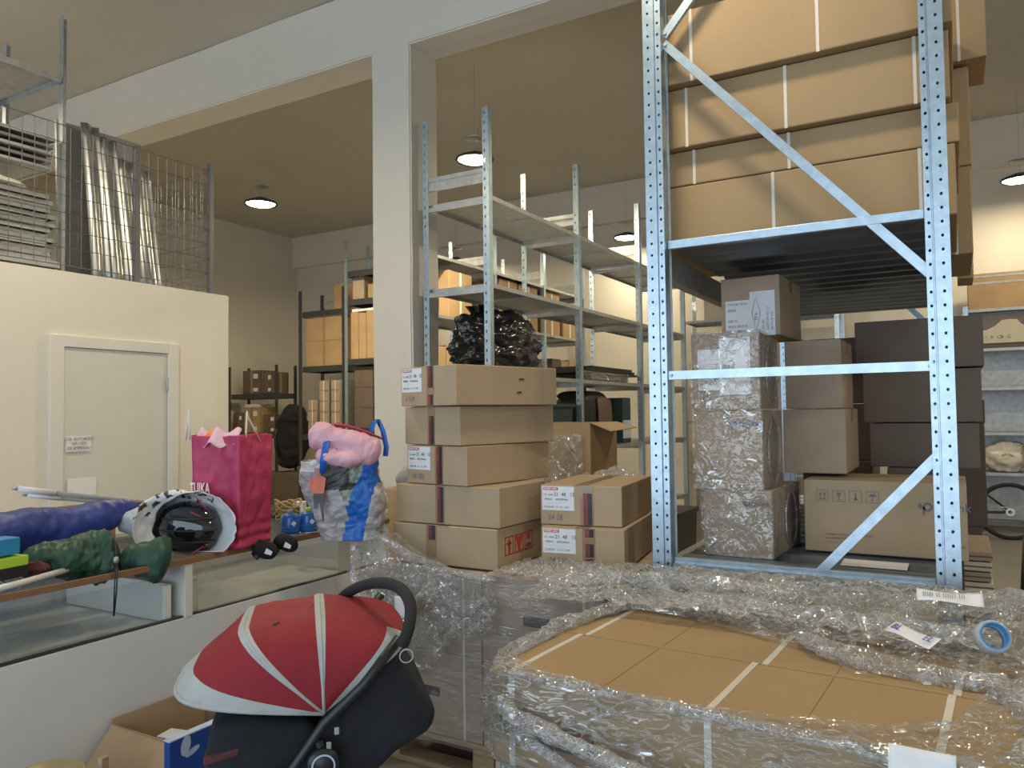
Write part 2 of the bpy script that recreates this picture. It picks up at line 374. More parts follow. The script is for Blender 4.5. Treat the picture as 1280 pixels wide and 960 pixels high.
def carton(name, label, loc, dims, rz=0, mat_='card', group=None, rx=0, ry=0, tape='tapebrown', seam=True, tape_drop=0.06, tape_axis='x', bulge=0.003, cat='box'):
    """closed carton: origin at the middle of its base, front = -y"""
    w, d, h = dims
    t = thing(name, label, cat, loc, rz, group, rx, ry)
    b = MB(); b.box(-w / 2, w / 2, -d / 2, d / 2, 0, h)
    o = b.build('carton_body', mat_, t, bevel=0.004)
    if tape:
        tp = MB(); e = 0.0012; tw = 0.026
        if tape_axis == 'y':   # tape runs front to back over the top
            tp.box(-tw, tw, -d / 2 - e, d / 2 + e, h, h + e); tp.box(-tw, tw, -d / 2 - e, -d / 2, h - tape_drop, h); tp.box(-tw, tw, d / 2, d / 2 + e, h - tape_drop, h)
        else:
            tp.box(-w / 2 - e, w / 2 + e, -tw, tw, h, h + e); tp.box(-w / 2 - e, -w / 2, -tw, tw, h - tape_drop, h); tp.box(w / 2, w / 2 + e, -tw, tw, h - tape_drop, h)
        tp.build('tape', tape, t)
    if seam:
        s = MB(); e = 0.0008
        if tape_axis == 'y': s.box(-0.0015, 0.0015, -d / 2 + .005, d / 2 - .005, h, h + e)
        else: s.box(-w / 2 + .005, w / 2 - .005, -0.0015, 0.0015, h, h + e)
        s.build('flap_seam', 'cardinside', t)
    return t
# ================================================================ ROOM
CZ = 5.15
struct(bx(-12, 4.2, -4.5, 11.75, -0.1, 0, 'floor', 'floor'))
struct(bx(-12, 4.2, -4.5, 11.75, CZ, CZ + 0.15, 'ceiling', 'ceil'))
struct(bx(-12, -11.7, -4.5, 11.75, 0, CZ, 'wall_left', 'wall'))
struct(bx(-11.7, 4.0, 11.5, 11.75, 0, CZ, 'wall_back', 'wall'))
struct(bx(4.0, 4.2, -4.5, 11.5, 0, CZ, 'wall_right', 'wall'))
struct(bx(-11.7, 4.0, -4.75, -4.5, 3.8, CZ, 'wall_front_added_lintel', 'wall'))  # unseen lintel, added to cut daylight on the ceiling and upper cartons
struct(bx(-11.7, 4.0, 11.38, 11.5, 4.52, CZ, 'trim_back_beam', 'wall'))
# concrete beam and column, slightly uneven edges
def rough_box(x0, x1, y0, y1, z0, z1, name, n=14, amp=0.008):
    bm = bmesh.new(); bmesh.ops.create_cube(bm, size=1)
    bmesh.ops.scale(bm, vec=(x1 - x0, y1 - y0, z1 - z0), verts=bm.verts)
    bmesh.ops.translate(bm, vec=((x0 + x1) / 2, (y0 + y1) / 2, (z0 + z1) / 2), verts=bm.verts)
    bmesh.ops.bevel(bm, geom=list(bm.edges), offset=0.012, segments=2, affect='EDGES')
    bmesh.ops.subdivide_edges(bm, edges=[e for e in bm.edges if e.calc_length() > 0.3], cuts=n, use_grid_fill=True)
    for v in bm.verts:
        v.co += Vector((fbm(v.co * 2.1), fbm(v.co * 2.1 + Vector((9, 0, 0))), fbm(v.co * 2.1 + Vector((0, 9, 0))))) * amp
    me = bpy.data.meshes.new(name); bm.to_mesh(me); bm.free(); me.materials.append(M['wall'])
    o = bpy.data.objects.new(name, me); COL.objects.link(o); return struct(o)
rough_box(-11.7, 4.0, 5.0, 5.36, 4.55, CZ, 'trim_beam')
rough_box(-4.21, -3.80, 5.0, 5.38, 0, 4.6, 'trim_column')
# low office box under the mezzanine with its door
struct(bx(-5.32, -5.2, -2.0, 4.345, 0, 2.5, 'wall_mezzanine', 'wall'))
struct(bx(-11.7, -5.32, 4.225, 4.345, 0, 2.5, 'wall_mezzanine_end', 'wall'))
struct(bx(-11.7, -5.3, -2.0, 4.3, 2.4, 2.49, 'floor_mezzanine', 'wall'))
dr = thing('door_1', None, None, (-5.2, 3.375, 0)); dr['kind'] = 'structure'
fr = MB()
fr.box(-0.005, 0.022, -0.485, -0.395, 0, 2.065); fr.box(-0.005, 0.022, 0.395, 0.485, 0, 2.065); fr.box(-0.005, 0.022, -0.395, 0.395, 1.985, 2.065)
fr.build('door_frame', 'trimwhite', dr, bevel=0.004)
MB().box(-0.004, 0.010, -0.391, 0.391, 0.01, 1.981).build('door_leaf', 'doorwhite', dr, bevel=0.002)
for z in (1.75, 0.3):
    MB().tube([(0.016, 0.388, z - .05), (0.016, 0.388, z + .05)], 0.008).build('hinge', 'galvdull', dr)
# notices taped to the door
def sheet(name, label, corners_px, x, lines, size=0.03):
    ps = [at_x(px, py, x) for px, py in corners_px]
    c = sum(ps, Vector()) / 4
    t = thing(name, label, 'notice', c, PI / 2)
    w = (ps[1] - ps[0]).length / 2; h = (ps[3] - ps[0]).length / 2
    b = MB(); b.grid(lambda u, v: Vector((lerp(-w, w, u), -0.002 - 0.004 * (u ** 2) * v, lerp(-h, h, v))), 8, 8)
    b.build('paper_sheet', 'paper', t, solid=0.0006)
    for i, s in enumerate(lines):
        text(s, size, 'inkgrey', t, (0, -0.009, h * 0.62 - i * size * 1.15), (PI / 2, 0, 0), 'handwriting', 'CENTER')
    return t
sheet('door_notice', 'small curled white notice with handwriting taped on the white door', [(82, 545), (114, 545), (114, 564), (82, 565)], -5.185, ['CAL AUTORIZO', 'DA USO', 'DE EMPRESA !'], 0.027)
sheet('door_notice', 'pale blank looking paper sheet low on the white door, behind the pole', [(84, 597), (120, 596), (120, 620), (84, 620)], -5.185, ['', ''], 0.02)

# ---------------------------------------------------------------- lamps
def lamp(x, y, lab, z=4.1, power=120):
    t = thing('ceiling_lamp', lab, 'lamp', (x, y, z), 0, 'round warehouse lamps')
    MB().lathe([(0.172, 0.012), (0.19, 0.0), (0.20, 0.012), (0.185, 0.035), (0.11, 0.06), (0.06, 0.085), (0.0, 0.09)], n=28).build('housing', 'darksteel', t, smooth=True)
    MB().lathe([(0.0, -0.004), (0.148, -0.001), (0.172, 0.012)], n=28).build('lens', 'lamp', t)
    MB().tube([(0, 0, 0.08), (0, 0, CZ - z)], 0.0022, 5).build('suspension_wire', 'galvdull', t)
    MB().lathe([(0.0, 0.22), (0.10, 0.222), (0.11, 0.235), (0.0, 0.24)], n=16).build('hanger_plate', 'galvdull', t, smooth=True)
    ld = bpy.data.lights.new('lamp_light', 'AREA'); ld.shape = 'DISK'; ld.size = 0.27; ld.energy = power; ld.color = (1.0, 0.82, 0.53)
    lo = bpy.data.objects.new('lamp_light', ld); COL.objects.link(lo); lo.location = (x, y, z - 0.012)
LP = 125
LB = 26
lamp(-4.21, 6.62, 'lit round lamp just right of the white column, behind the shelf posts', power=LP)
lamp(-7.33, 6.61, 'lit round lamp left of the white column, above the black shelving', power=LP)
lamp(-7.36, 10.94, 'small lit lamp by the back wall, seen through the near end of tall shelving', power=LB)
lamp(-4.2, 10.83, 'small lit round lamp by the back wall, left of the tall blue rack post', power=LB)
lamp(0.73, 10.56, 'lit round lamp at the right, above the boxes on the back wall shelf', power=LB)
for x, y in ((-4.2, 2.3), (-1.05, 2.3), (-1.05, 6.6), (2.1, 2.3), (2.1, 6.6), (-7.35, 2.3)):
    ld = bpy.data.lights.new('lamp_light', 'AREA'); ld.shape = 'DISK'; ld.size = 0.32; ld.energy = {-4.2: 42, -1.05: 36, 2.1: 28, -7.35: 28}[x] if y < 4 else 58; ld.color = (1.0, 0.85, 0.60)
    lo = bpy.data.objects.new('lamp_light', ld); COL.objects.link(lo); lo.location = (x, y, 4.09)
# daylight comes through the open glazed front of the hall, behind the camera
w = bpy.data.worlds.new('world'); SC.world = w; w.use_nodes = True
bg = w.node_tree.nodes['Background']; bg.inputs['Color'].default_value = (0.70, 0.85, 1.0, 1); bg.inputs['Strength'].default_value = 3.0
pl = bpy.data.lights.new('front_opening', 'AREA'); pl.shape = 'RECTANGLE'; pl.size = 15.7; pl.size_y = 3.8; pl.cycles.is_portal = True
po = bpy.data.objects.new('front_opening', pl); COL.objects.link(po); po.location = (-3.85, -4.5, 1.9); po.rotation_euler = (PI / 2, 0, 0)
SC.view_settings.view_transform = 'Standard'; SC.view_settings.look = 'None'; SC.view_settings.gamma = 1; SC.view_settings.use_curve_mapping = False
SC.view_settings.exposure = -0.08
SC.cycles.transparent_max_bounces = 24; SC.cycles.max_bounces = 7; SC.cycles.diffuse_bounces = 4; SC.cycles.glossy_bounces = 4
SC.cycles.sample_clamp_indirect = 6; SC.cycles.use_denoising = True
try: SC.cycles.caustics_reflective = False; SC.cycles.caustics_refractive = False
except Exception: pass

# ================================================================ PALLET RACK (big galvanised rack on the right)
RK = thing('pallet_rack', 'tall galvanised pallet rack with punched posts and diagonal braces, right of centre', 'rack', (0, 3.0, 0))
M['post_l'] = holes('galvanised punched post left', 'galv', [0.022, 0.062], 0.048, 0.0046, 0.0056, 0.03)
M['post_r'] = holes('galvanised punched post right', 'galv', [0.013, 0.053], 0.048, 0.0046, 0.0056, 0.03)
PH = 4.4
def rack_post(x, y, mirror):
    # outline seen from above: wide strip, groove, narrow stepped strip
    pts = [(0, 0), (0.047, 0), (0.049, 0.008), (0.053, 0.008), (0.054, 0.004), (0.075, 0.004), (0.075, 0.045), (0.068, 0.05), (0.068, 0.085), (0.075, 0.09), (0.06, 0.09), (0.05, 0.1), (0, 0.1)]
    if mirror: pts = [(0.075 - a, b) for a, b in pts][::-1]
    o = MB().prism(pts, 0, PH).build('post', 'post_r' if mirror else 'post_l', RK)
    o.location = (x, y, 0)
    return o
YB = 2.75
for yy in (0, YB):
    for xx, mi in ((-1.077, False), (-0.071, True)):
        p = rack_post(xx, yy, mi)
        fp = MB().box(-0.03, 0.105, -0.02, 0.12, 0, 0.006).build('base_plate', 'galv', p)
def c_brace(a, b, wz=0.034, name='brace'):
    a, b = Vector(a), Vector(b); d = (b - a).normalized(); n = Vector((0, 1, 0)); s = d.cross(n).normalized()
    bm = MB()
    prof = [(-wz / 2, 0.02), (-wz / 2, 0), (wz / 2, 0), (wz / 2, 0.02), (wz / 2 - .003, 0.02), (wz / 2 - .003, .003), (-wz / 2 + .003, .003), (-wz / 2 + .003, .02)]
    vs = [a + s * p + n * q for p, q in prof] + [b + s * p + n * q for p, q in prof]; k = len(prof)
    bm.add(vs, [(i, (i + 1) % k, k + (i + 1) % k, k + i) for i in range(k)] + [tuple(range(k)), tuple(range(k, 2 * k))])
    o = bm.build(name, 'galv', RK)
    for q in (a + d * .012, b - d * .012):
        MB().lathe([(0, -0.006), (0.006, -0.006), (0.007, 0.0)], q - n * .0, n=8, axis='y').build('bolt', 'galvdull', o)
    return o
for yy in (0.014, YB + 0.03):
    q = yy + 0.022
    c_brace((-1.0, yy, 1.643), (-0.058, yy, 1.643))
    c_brace((-1.0, q, 3.02), (-0.055, q, 1.96))
    c_brace((-0.058, q, 1.33), (-1.0, q, 0.29))
    c_brace((-1.0, yy, 0.865), (-0.058, yy, 0.865), 0.05)
    c_brace((-1.0, yy, 0.25), (-0.058, yy, 0.25))
    c_brace((-1.0, q, 3.05), (-0.058, q, 4.1))
for zz in (2.165, 0.88):
    for xx in (-1.075, -0.045):
        MB().box(xx, xx + 0.045, 0.102, YB - 0.002, zz - 0.115, zz - 0.004).build('load_beam', 'galvdull', RK, bevel=0.004)
    dk = MB()
    n = 62; prof = []
    for i in range(n):
        y = lerp(0.055, YB + .06, i / (n - 1)); prof.append((y, zz + (0.0 if i % 4 in (0, 1) else 0.018)))
    vs = [(x, y, z) for y, z in prof for x in (-1.0, -0.075)]
    # notch round the posts is left by starting between them
    dk.add(vs, [(2 * i, 2 * i + 2, 2 * i + 3, 2 * i + 1) for i in range(n - 1)])
    d_ = dk.build('corrugated_deck', 'deck', RK, solid=0.0015)
    MB().box(-1.0, -0.073, 0.035, 0.06, zz - 0.004, zz + 0.03).build('deck_edge', 'galv', RK, bevel=0.002)
MB().box(-0.40, -0.17, 0.2, 0.34, 0.9005, 0.9015, mtx=None).build('deck_label', 'paper', RK)

# ---- long cartons on the upper deck
def long_carton(label, x0, x1, y0, y1, z0, z1, straps, group='long cartons on the upper rack deck', mark=True):
    t = thing('long_carton', label, 'box', ((x0 + x1) / 2, (y0 + y1) / 2, z0), 0, group)
    w, d, h = x1 - x0, y1 - y0, z1 - z0
    b = MB(); b.box(-w / 2, w / 2, -d / 2, d / 2, 0.001, h - 0.001); b.build('carton_body', 'cardlong', t, bevel=0.005)
    for s in straps:
        q = s - (x0 + x1) / 2; e = 0.0015; k = 0.006
        m_ = MB(); m_.box(q - k, q + k, -d / 2 - e, -d / 2, 0, h); m_.box(q - k, q + k, -d / 2 - e, d / 2 + e, h - .001, h); m_.box(q - k, q + k, d / 2, d / 2 + e, 0, h)
        m_.build('strap', 'strap', t)
    if mark:
        q = (x0 + x1) / 2; m_ = MB(); m_.box(0.03, 0.032, -d / 2 - .0006, -d / 2, 0, h); m_.build('panel_crease', 'cardinside' if False else 'card', t)
    return t
long_carton('long brown carton lying directly on the upper rack deck, lowest of four', -1.13, 0.03, 3.2, 4.0, 2.197, 2.46, [-0.61, -0.085])
long_carton('flat long brown carton second from the bottom of the upper rack stack', -1.10, 0.045, 3.2, 4.0, 2.462, 2.61, [-0.93, -0.545])
long_carton('long brown carton third up in the upper rack stack, under the overhanging one', -1.10, 0.02, 3.155, 4.0, 2.612, 2.865, [-0.945, -0.545, -0.09])
long_carton('topmost long brown carton of the front stack on the rack, cut by the picture top', -1.10, 0.035, 3.105, 3.97, 2.867, 3.17, [-0.905, -0.413])
bk = []
for k, (z0, z1, xr) in enumerate(((2.197, 2.6, 0.095), (2.602, 3.06, 0.10))):
    long_carton(('brown carton at the rear of the upper deck, showing past the right post', 'brown carton above another at the rear of the upper deck, past the right post')[k], -1.0, xr, 4.05, 4.75, z0, z1, [0.03], 'cartons behind the long ones', False)
long_carton('big brown carton overhanging the rack at top right, dark underside visible', -0.9, 0.172, 4.0, 4.36, 3.068, 3.6, [0.065], 'cartons behind the long ones', False)
t = thing('board_bundle', 'narrow film wrapped bundle of boards upright behind the right rack post', 'boards', (0.075, 5.0, 2.2))
MB().box(-0.04, 0.035, -0.15, 0.15, 0, 0.68).build('board_stack', 'cardlong', t, bevel=0.004)
MB().grid(lambda u, v: Vector((lerp(-.043, .038, u), -.155 + .004 * fbm(Vector((u * 9, v * 30, 0))), lerp(.05, .66, v))), 10, 60).build('film_wrapping', 'film', t, smooth=True)
# ---- wrapped cartons on the lower deck
ARR = None
def tp_logo(t, x, y, z, s, mt='inkgrey', name='printed_logo'):
    b = MB()
    # round mark: thick ring with a tail and a small flag
    ring = [(s * .36 * math.cos(a), s * .36 * math.sin(a)) for a in [2 * PI * i / 20 for i in range(20)]]
    inner = [(q * .52, r * .52) for q, r in ring]
    vs = [(x + q, y, z + r) for q, r in ring] + [(x + q, y, z + r) for q, r in inner]
    b.add(vs, [(i, (i + 1) % 20, 20 + (i + 1) % 20, 20 + i) for i in range(20)])
    b.add([(x - s * .36, y, z - s * .62), (x - s * .2, y, z - s * .62), (x - s * .2, y, z), (x - s * .36, y, z)], [(0, 1, 2, 3)])
    b.add([(x - s * .72, y, z + s * .05), (x - s * .52, y, z - s * .18), (x - s * .42, y, z - s * .18), (x - s * .42, y, z + .28 * s), (x - s * .6, y, z + s * .28)], [(0, 1, 2, 3, 4)])
    b.build(name, mt, t)
    text('tp-link', s * 0.95, mt, t, (x + s * .55, y, z), (PI / 2, 0, 0), 'printed_word')
def film_shell(t, w, d, h, seed, name='film_wrapping'):
    b = MB(); e = 0.006
    def P(u, v):
        x = lerp(-w / 2 - e, w / 2 + e, u); z = lerp(-0.002, h + e, v); k = fbm(Vector((x * 9 + seed, 0, z * 9))) * .006
        return Vector((x, -d / 2 - e - k - .004 * abs(fbm(Vector((x * 30, seed, z * 14)))), z))
    b.grid(P, 34, 40)
    def Q(u, v):
        y = lerp(-d / 2 - e, d / 2, u); z = lerp(-0.002, h + e, v); k = fbm(Vector((y * 9 + seed, 3, z * 9))) * .006
        return Vector((w / 2 + e + k * .5, y, z))
    b.grid(Q, 24, 30)
    b.build(name, 'filmclear', t, smooth=True)
def fold_ring(t, w, d, h, cy, cz, ry, rz_):
    # the oval fold of the film on the side face
    pts = [(w / 2 + .008, cy + ry * math.cos(a), cz + rz_ * math.sin(a)) for a in [2 * PI * i / 28 for i in range(28)]]
    b = MB(); b.tube(pts, 0.004, 5, closed=True); b.build('film_fold', 'filmheap', t, smooth=True)
    pts2 = [(w / 2 + .0012, cy + ry * .97 * math.cos(a), cz + rz_ * .97 * math.sin(a)) for a in [2 * PI * i / 28 for i in range(28)]]
    MB().add(pts2, [tuple(range(28))]).build('bare_patch', 'carddark', t)
def wrapped_carton(label, cx, y0, z0, w, d, h, rz=0, film=True, oval=None, seed=1, mt='cardgrey'):
    t = carton('wrapped_carton', label, (cx, y0 + d / 2, z0), (w, d, h), rz, mt, 'wrapped cartons on the lower rack deck', tape='tapebrown', tape_axis='x')
    if film: film_shell(t, w, d, h, seed)
    if oval: fold_ring(t, w, d, h, *oval)
    return t
def white_label(t, x0, x1, z0, z1, y, lines, vertical=False, diamond=False, name='shipping_label', size=0.016):
    s = MB().box(x0, x1, y, y + 0.0008, z0, z1).build(name, 'paper', t)
    if vertical:
        for i, l in enumerate(lines):
            text(l, size, 'inkgrey', s, (lerp(x1, x0, (i + 1) / (len(lines) + 1.0)) if not diamond else lerp(x1, x0, .12 + i * .17), y - .0012, z0 + (z1 - z0) * .12), (PI / 2, -PI / 2, 0), 'label_text')
        if diamond:
            cx, cz = x0 + (x1 - x0) * .25, (z0 + z1) / 2; a, c = (x1 - x0) * .17, (z1 - z0) * .4
            pts = [(cx, y - .0012, cz + c), (cx + a, y - .0012, cz), (cx, y - .0012, cz - c), (cx - a, y - .0012, cz)]
            MB().tube(pts, 0.0012, 4, closed=True).build('diamond_outline', 'inkgrey', s)
            text('TP-S', size * 1.3, 'ink', s, (cx, y - .0012, cz - c * .4), (PI / 2, -PI / 2, 0), 'label_text')
    else:
        for i, l in enumerate(lines):
            text(l, size, 'inkgrey', s, (x0 + (x1 - x0) * .08, y - .0012, lerp(z1, z0, (i + .7) / (len(lines) + .4))), (PI / 2, 0, 0), 'label_text')
    return s
ZD = 0.9
t4 = wrapped_carton('film wrapped brown carton at the bottom of the stack on the lower rack deck', -0.775, 3.20, ZD, 0.28, 0.50, 0.272, R(-2.5), True, (0.05, 0.13, 0.10, 0.115), 1)
tp_logo(t4, 0.045, -0.2535, 0.22, 0.03)
t3 = wrapped_carton('film wrapped carton with faint blue mark, second from the bottom in the rack stack', -0.817, 3.20, 1.1735, 0.275, 0.42, 0.322, 0, True, (0.0, 0.155, 0.12, 0.14), 5)
tp_logo(t3, 0.03, -0.2135, 0.27, 0.035, 'inkblue')
t2 = wrapped_carton('carton with two white shipping labels under film, third up in the rack stack', -0.83, 3.20, 1.503, 0.275, 0.46, 0.318, R(2.0), True, (0.02, 0.15, 0.13, 0.14), 9)
white_label(t2, -0.11, -0.02, 0.08, 0.25, -0.233, ['CHINA', 'EU 27', 'P3 6', '4 15'], True, False, size=0.02)
white_label(t2, -0.02, 0.105, 0.06, 0.295, -0.2345, ['', '', '|||| || |||', '|||| || |||', ''], size=0.018)
text('TP-S', 0.022, 'ink', t2, (-.03, -.2355, .12), (PI / 2, -PI / 2, 0), 'label_text')
t1 = wrapped_carton('brown carton with two labels on top of the stack under the rack deck', -0.775, 3.52, 1.829, 0.26, 0.42, 0.268, R(-2.5), False, None, 3)
white_label(t1, -0.11, 0.02, 0.03, 0.165, -0.2125, ['TP-LINK TECH', '||||||||||', '', '||||||| 32', 'MADE 2023 10'], size=0.014)
white_label(t1, 0.0, 0.11, 0.0, 0.20, -0.2135, ['2017 0.37 KG', 'CARTON NO 12', 'LTP CO'], True, True, size=0.014)
big = carton('handling_carton', 'large brown carton with printed arrow, glass and umbrella symbols on the lower deck', (-0.27, 3.685, ZD), (0.60, 0.41, 0.30), 0, 'card2', None, tape=None, seam=True)
tp_logo(big, 0.165, -0.2062, 0.205, 0.05)
for i in range(4):
    x = -0.225 + i * .064
    g = MB(); y = -0.2062; a = .024
    for (p, q, r, s) in ((-a, a, a - .002, a), (-a, a, -a, -a + .002), (-a, -a + .002, -a, a), (a - .002, a, -a, a)):
        g.add([(x + p, y, .235 + r), (x + q, y, .235 + r), (x + q, y, .235 + s), (x + p, y, .235 + s)], [(0, 1, 2, 3)])
    def quad(p, q, r, s): g.add([(x + p, y, .235 + r), (x + q, y, .235 + r), (x + q, y, .235 + s), (x + p, y, .235 + s)], [(0, 1, 2, 3)])
    def tri(*ps): g.add([(x + p, y, .235 + q) for p, q in ps], [tuple(range(len(ps)))])
    if i == 0:
        for k in (-.008, .008): quad(k - .002, k + .002, -.014, .006); tri((k - .006, .005), (k + .006, .005), (k, .015))
        quad(-.016, .016, -.017, -.014)
    elif i == 1:
        tri((-.009, .015), (.009, .015), (.006, .002), (0, -.003), (-.006, .002)); quad(-.0015, .0015, -.013, -.002); quad(-.008, .008, -.016, -.013)
    elif i == 2:
        quad(-.003, .003, -.012, .014); tri((-.008, -.008), (.008, -.008), (.006, -.016), (-.006, -.016))
    else:
        tri(*[(.014 * math.cos(PI * j / 8), .002 + .012 * math.sin(PI * j / 8)) for j in range(9)]); quad(-.001, .001, -.014, .003); quad(-.006, 0, -.015, -.013)
    g.build('handling_symbol', 'inkgrey', big)
text('TP-LINK CORPORATION LIMITED', 0.012, 'inkgrey', big, (-.215, -.2112, .075), name='printed_line')
text('www.tp-link.com', 0.012, 'inkgrey', big, (-.215, -.2112, .06), name='printed_line')
text('MADE IN CHINA', 0.014, 'inkgrey', big, (.19, -.2112, .055), name='printed_line')
# darker cartons deeper in the bay
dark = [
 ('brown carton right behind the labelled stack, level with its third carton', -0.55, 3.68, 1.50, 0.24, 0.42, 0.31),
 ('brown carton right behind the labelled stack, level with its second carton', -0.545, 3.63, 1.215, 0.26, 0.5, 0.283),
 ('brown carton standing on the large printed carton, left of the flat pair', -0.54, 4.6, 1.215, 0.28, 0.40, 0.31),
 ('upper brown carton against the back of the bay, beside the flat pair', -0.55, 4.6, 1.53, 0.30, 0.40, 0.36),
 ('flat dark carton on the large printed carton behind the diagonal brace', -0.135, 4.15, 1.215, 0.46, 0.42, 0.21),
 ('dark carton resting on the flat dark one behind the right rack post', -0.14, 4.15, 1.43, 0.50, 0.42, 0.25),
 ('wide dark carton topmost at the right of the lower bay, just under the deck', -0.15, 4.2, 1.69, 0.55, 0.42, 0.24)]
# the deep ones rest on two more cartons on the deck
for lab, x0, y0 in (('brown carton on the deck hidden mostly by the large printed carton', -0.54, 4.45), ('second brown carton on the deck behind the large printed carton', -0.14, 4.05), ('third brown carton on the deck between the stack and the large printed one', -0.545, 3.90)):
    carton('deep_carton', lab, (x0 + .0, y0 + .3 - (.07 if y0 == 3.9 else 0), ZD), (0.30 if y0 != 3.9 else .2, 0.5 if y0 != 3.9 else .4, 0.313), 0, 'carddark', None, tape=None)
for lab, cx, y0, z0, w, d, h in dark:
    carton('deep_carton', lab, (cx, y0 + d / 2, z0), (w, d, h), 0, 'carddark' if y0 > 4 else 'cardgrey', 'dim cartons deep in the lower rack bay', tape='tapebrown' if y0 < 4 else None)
# ================================================================ PALLETS, CARTON STACK AND FILM
def euro_pallet(label, x0, x1, y0, y1, rz=0, piv=None):
    cx, cy = (x0 + x1) / 2, (y0 + y1) / 2
    t = thing('wooden_pallet', label, 'pallet', (cx, cy, 0), rz)
    w, d = x1 - x0, y1 - y0
    for i in range(5):
        y = lerp(-d / 2 + .05, d / 2 - .05, i / 4)
        MB().box(-w / 2, w / 2, y - .05, y + .05, .122, .144).build('deck_board', 'wood', t, bevel=.002)
    for y in (-d / 2 + .05, 0, d / 2 - .05):
        MB().box(-w / 2, w / 2, y - .05, y + .05, 0, .022).build('bottom_board', 'wood', t, bevel=.002)
    for x in (-w / 2 + .07, 0, w / 2 - .07):
        MB().box(x - .05, x + .05, -d / 2, d / 2, .1005, .1215).build('stringer_board', 'wood', t, bevel=.002)
        for y in (-d / 2 + .05, 0, d / 2 - .05):
            MB().box(x - .05, x + .05, y - .05, y + .05, .0225, .1).build('block', 'wood', t)
    return t
# ---- front pallet: two long strapped cartons on a layer of cartons
A1 = R(-3.2)
P1C = Vector((-0.49, 2.185, 0)); P1W, P1D, P1H = 1.22, 0.80, 0.805
def p1(x, y, z): # local pallet coordinates to world
    c, s = math.cos(A1), math.sin(A1); return Vector((P1C.x + c * x - s * y, P1C.y + s * x + c * y, z))
pal = euro_pallet('wooden pallet under the wrapped long cartons in the foreground', P1C.x - .6, P1C.x + .6, P1C.y - .4, P1C.y + .4, A1)
def p1_long(label, y0, y1, straps):
    c = p1(0, (y0 + y1) / 2, 0.555)
    t = thing('long_carton', label, 'box', c, A1, 'long cartons on the front pallet')
    w, d, h = P1W, (y1 - y0), P1H - 0.555
    b = MB(); b.box(-w / 2, w / 2, -d / 2, d / 2, 0, h); b.build('carton_body', 'cardlong', t, bevel=.006)
    for q in straps:
        m_ = MB(); e = .0016; k = .0085
        m_.box(q - k, q + k, -d / 2 - e, -d / 2, 0, h); m_.box(q - k, q + k, -d / 2 - e, d / 2 + e, h, h + e); m_.box(q - k, q + k, d / 2, d / 2 + e, 0, h)
        m_.build('strap', 'strap', t)
    for q in (-.28, .2):
        MB().box(q - .0008, q + .0008, -d / 2 + .01, d / 2 - .01, h, h + .0006).build('flap_seam', 'cardinside', t)
    return t
pf = p1_long('long strapped carton on the front pallet, the row nearer the camera', -.40, -.003, [-.545, -.005, .465])
p1_long('long strapped carton on the front pallet, the rear row against the rack', .003, .40, [-.525, .02, .475])
for x0, x1, z0, z1 in ((-.583, -.50, .085, .145), (-.47, -.30, .07, .13)):
    g = MB().box(x0, x1, -.2002, -.1992, z0, z1).build('printed_panel', 'tapeprint', pf)
    MB().box(x0 + .004, x1 - .004, -.2008, -.2003, (z0 + z1) / 2, z1 - .004).build('printed_panel', 'tapeprintred', g)
    text('FRAGILE', .02, 'tapeprintred', g, (x0 + .006, -.2012, z0 + .018), name='printed_word')
for i in range(3):
    for j in range(2):
        x = -.405 + i * .405; y = -.2 + j * .4
        c = p1(x, y, 0.1445)
        t = carton('pallet_carton', ['left', 'middle', 'right'][i] + ' carton of the ' + ('front' if j == 0 else 'rear') + ' row in the lower layer of the front pallet', c, (.40, .395, .409), A1, 'cardgrey', 'lower layer cartons of the front pallet', tape=None, seam=False)
        if j == 0:
            for xx in (-.165, .03):
                g = MB().box(xx, xx + .14, -.1985, -.1977, .30, .34).build('printed_panel', 'tapeprint', t)
                MB().box(xx + .004, xx + .136, -.1990, -.1986, .325, .337).build('printed_panel', 'tapeprintred', g)
                text('FRAGILE', .016, 'tapeprintred', g, (xx + .012, -.1992, .311), name='printed_word')
# film round the front pallet: a band from the hole edge over the carton edges and down the sides
hole_px = [(640, 826), (668, 811), (700, 795), (740, 779), (768, 768), (795, 764), (850, 773), (900, 786), (950, 800), (1000, 814), (1040, 822), (1052, 838), (1090, 856), (1140, 866), (1190, 868), (1238, 860), (1232, 872), (1205, 896), (1185, 914), (1120, 912), (1050, 906), (980, 899), (893, 888), (820, 874), (740, 857), (680, 843)]
hole = []
for px, py in hole_px:
    p = at_z(px, py, P1H); d = p - P1C; c, s = math.cos(-A1), math.sin(-A1)
    hole.append(Vector((c * d.x - s * d.y, s * d.x + c * d.y)))
HC = sum(hole, Vector((0, 0))) / len(hole)
def hole_r(a):
    d = Vector((math.cos(a), math.sin(a))); best = 0.3
    for i in range(len(hole)):
        p, q = hole[i] - HC, hole[(i + 1) % len(hole)] - HC; e = q - p
        den = d.x * e.y - d.y * e.x
        if abs(den) < 1e-9: continue
        t = (p.x * e.y - p.y * e.x) / den; u = (p.x * d.y - p.y * d.x) / den
        if t > 0 and -1e-6 <= u <= 1 + 1e-6: best = t
    return best
def rrect_r(a, hx, hy):
    d = Vector((math.cos(a), math.sin(a))); k = 12.0
    # superellipse, centred on the hole centre
    lo, hi = 0, 3
    for _ in range(26):
        m_ = (lo + hi) / 2; p = HC + d * m_
        if (abs(p.x) / hx) ** k + (abs(p.y) / hy) ** k < 1: lo = m_
        else: hi = m_
    return lo
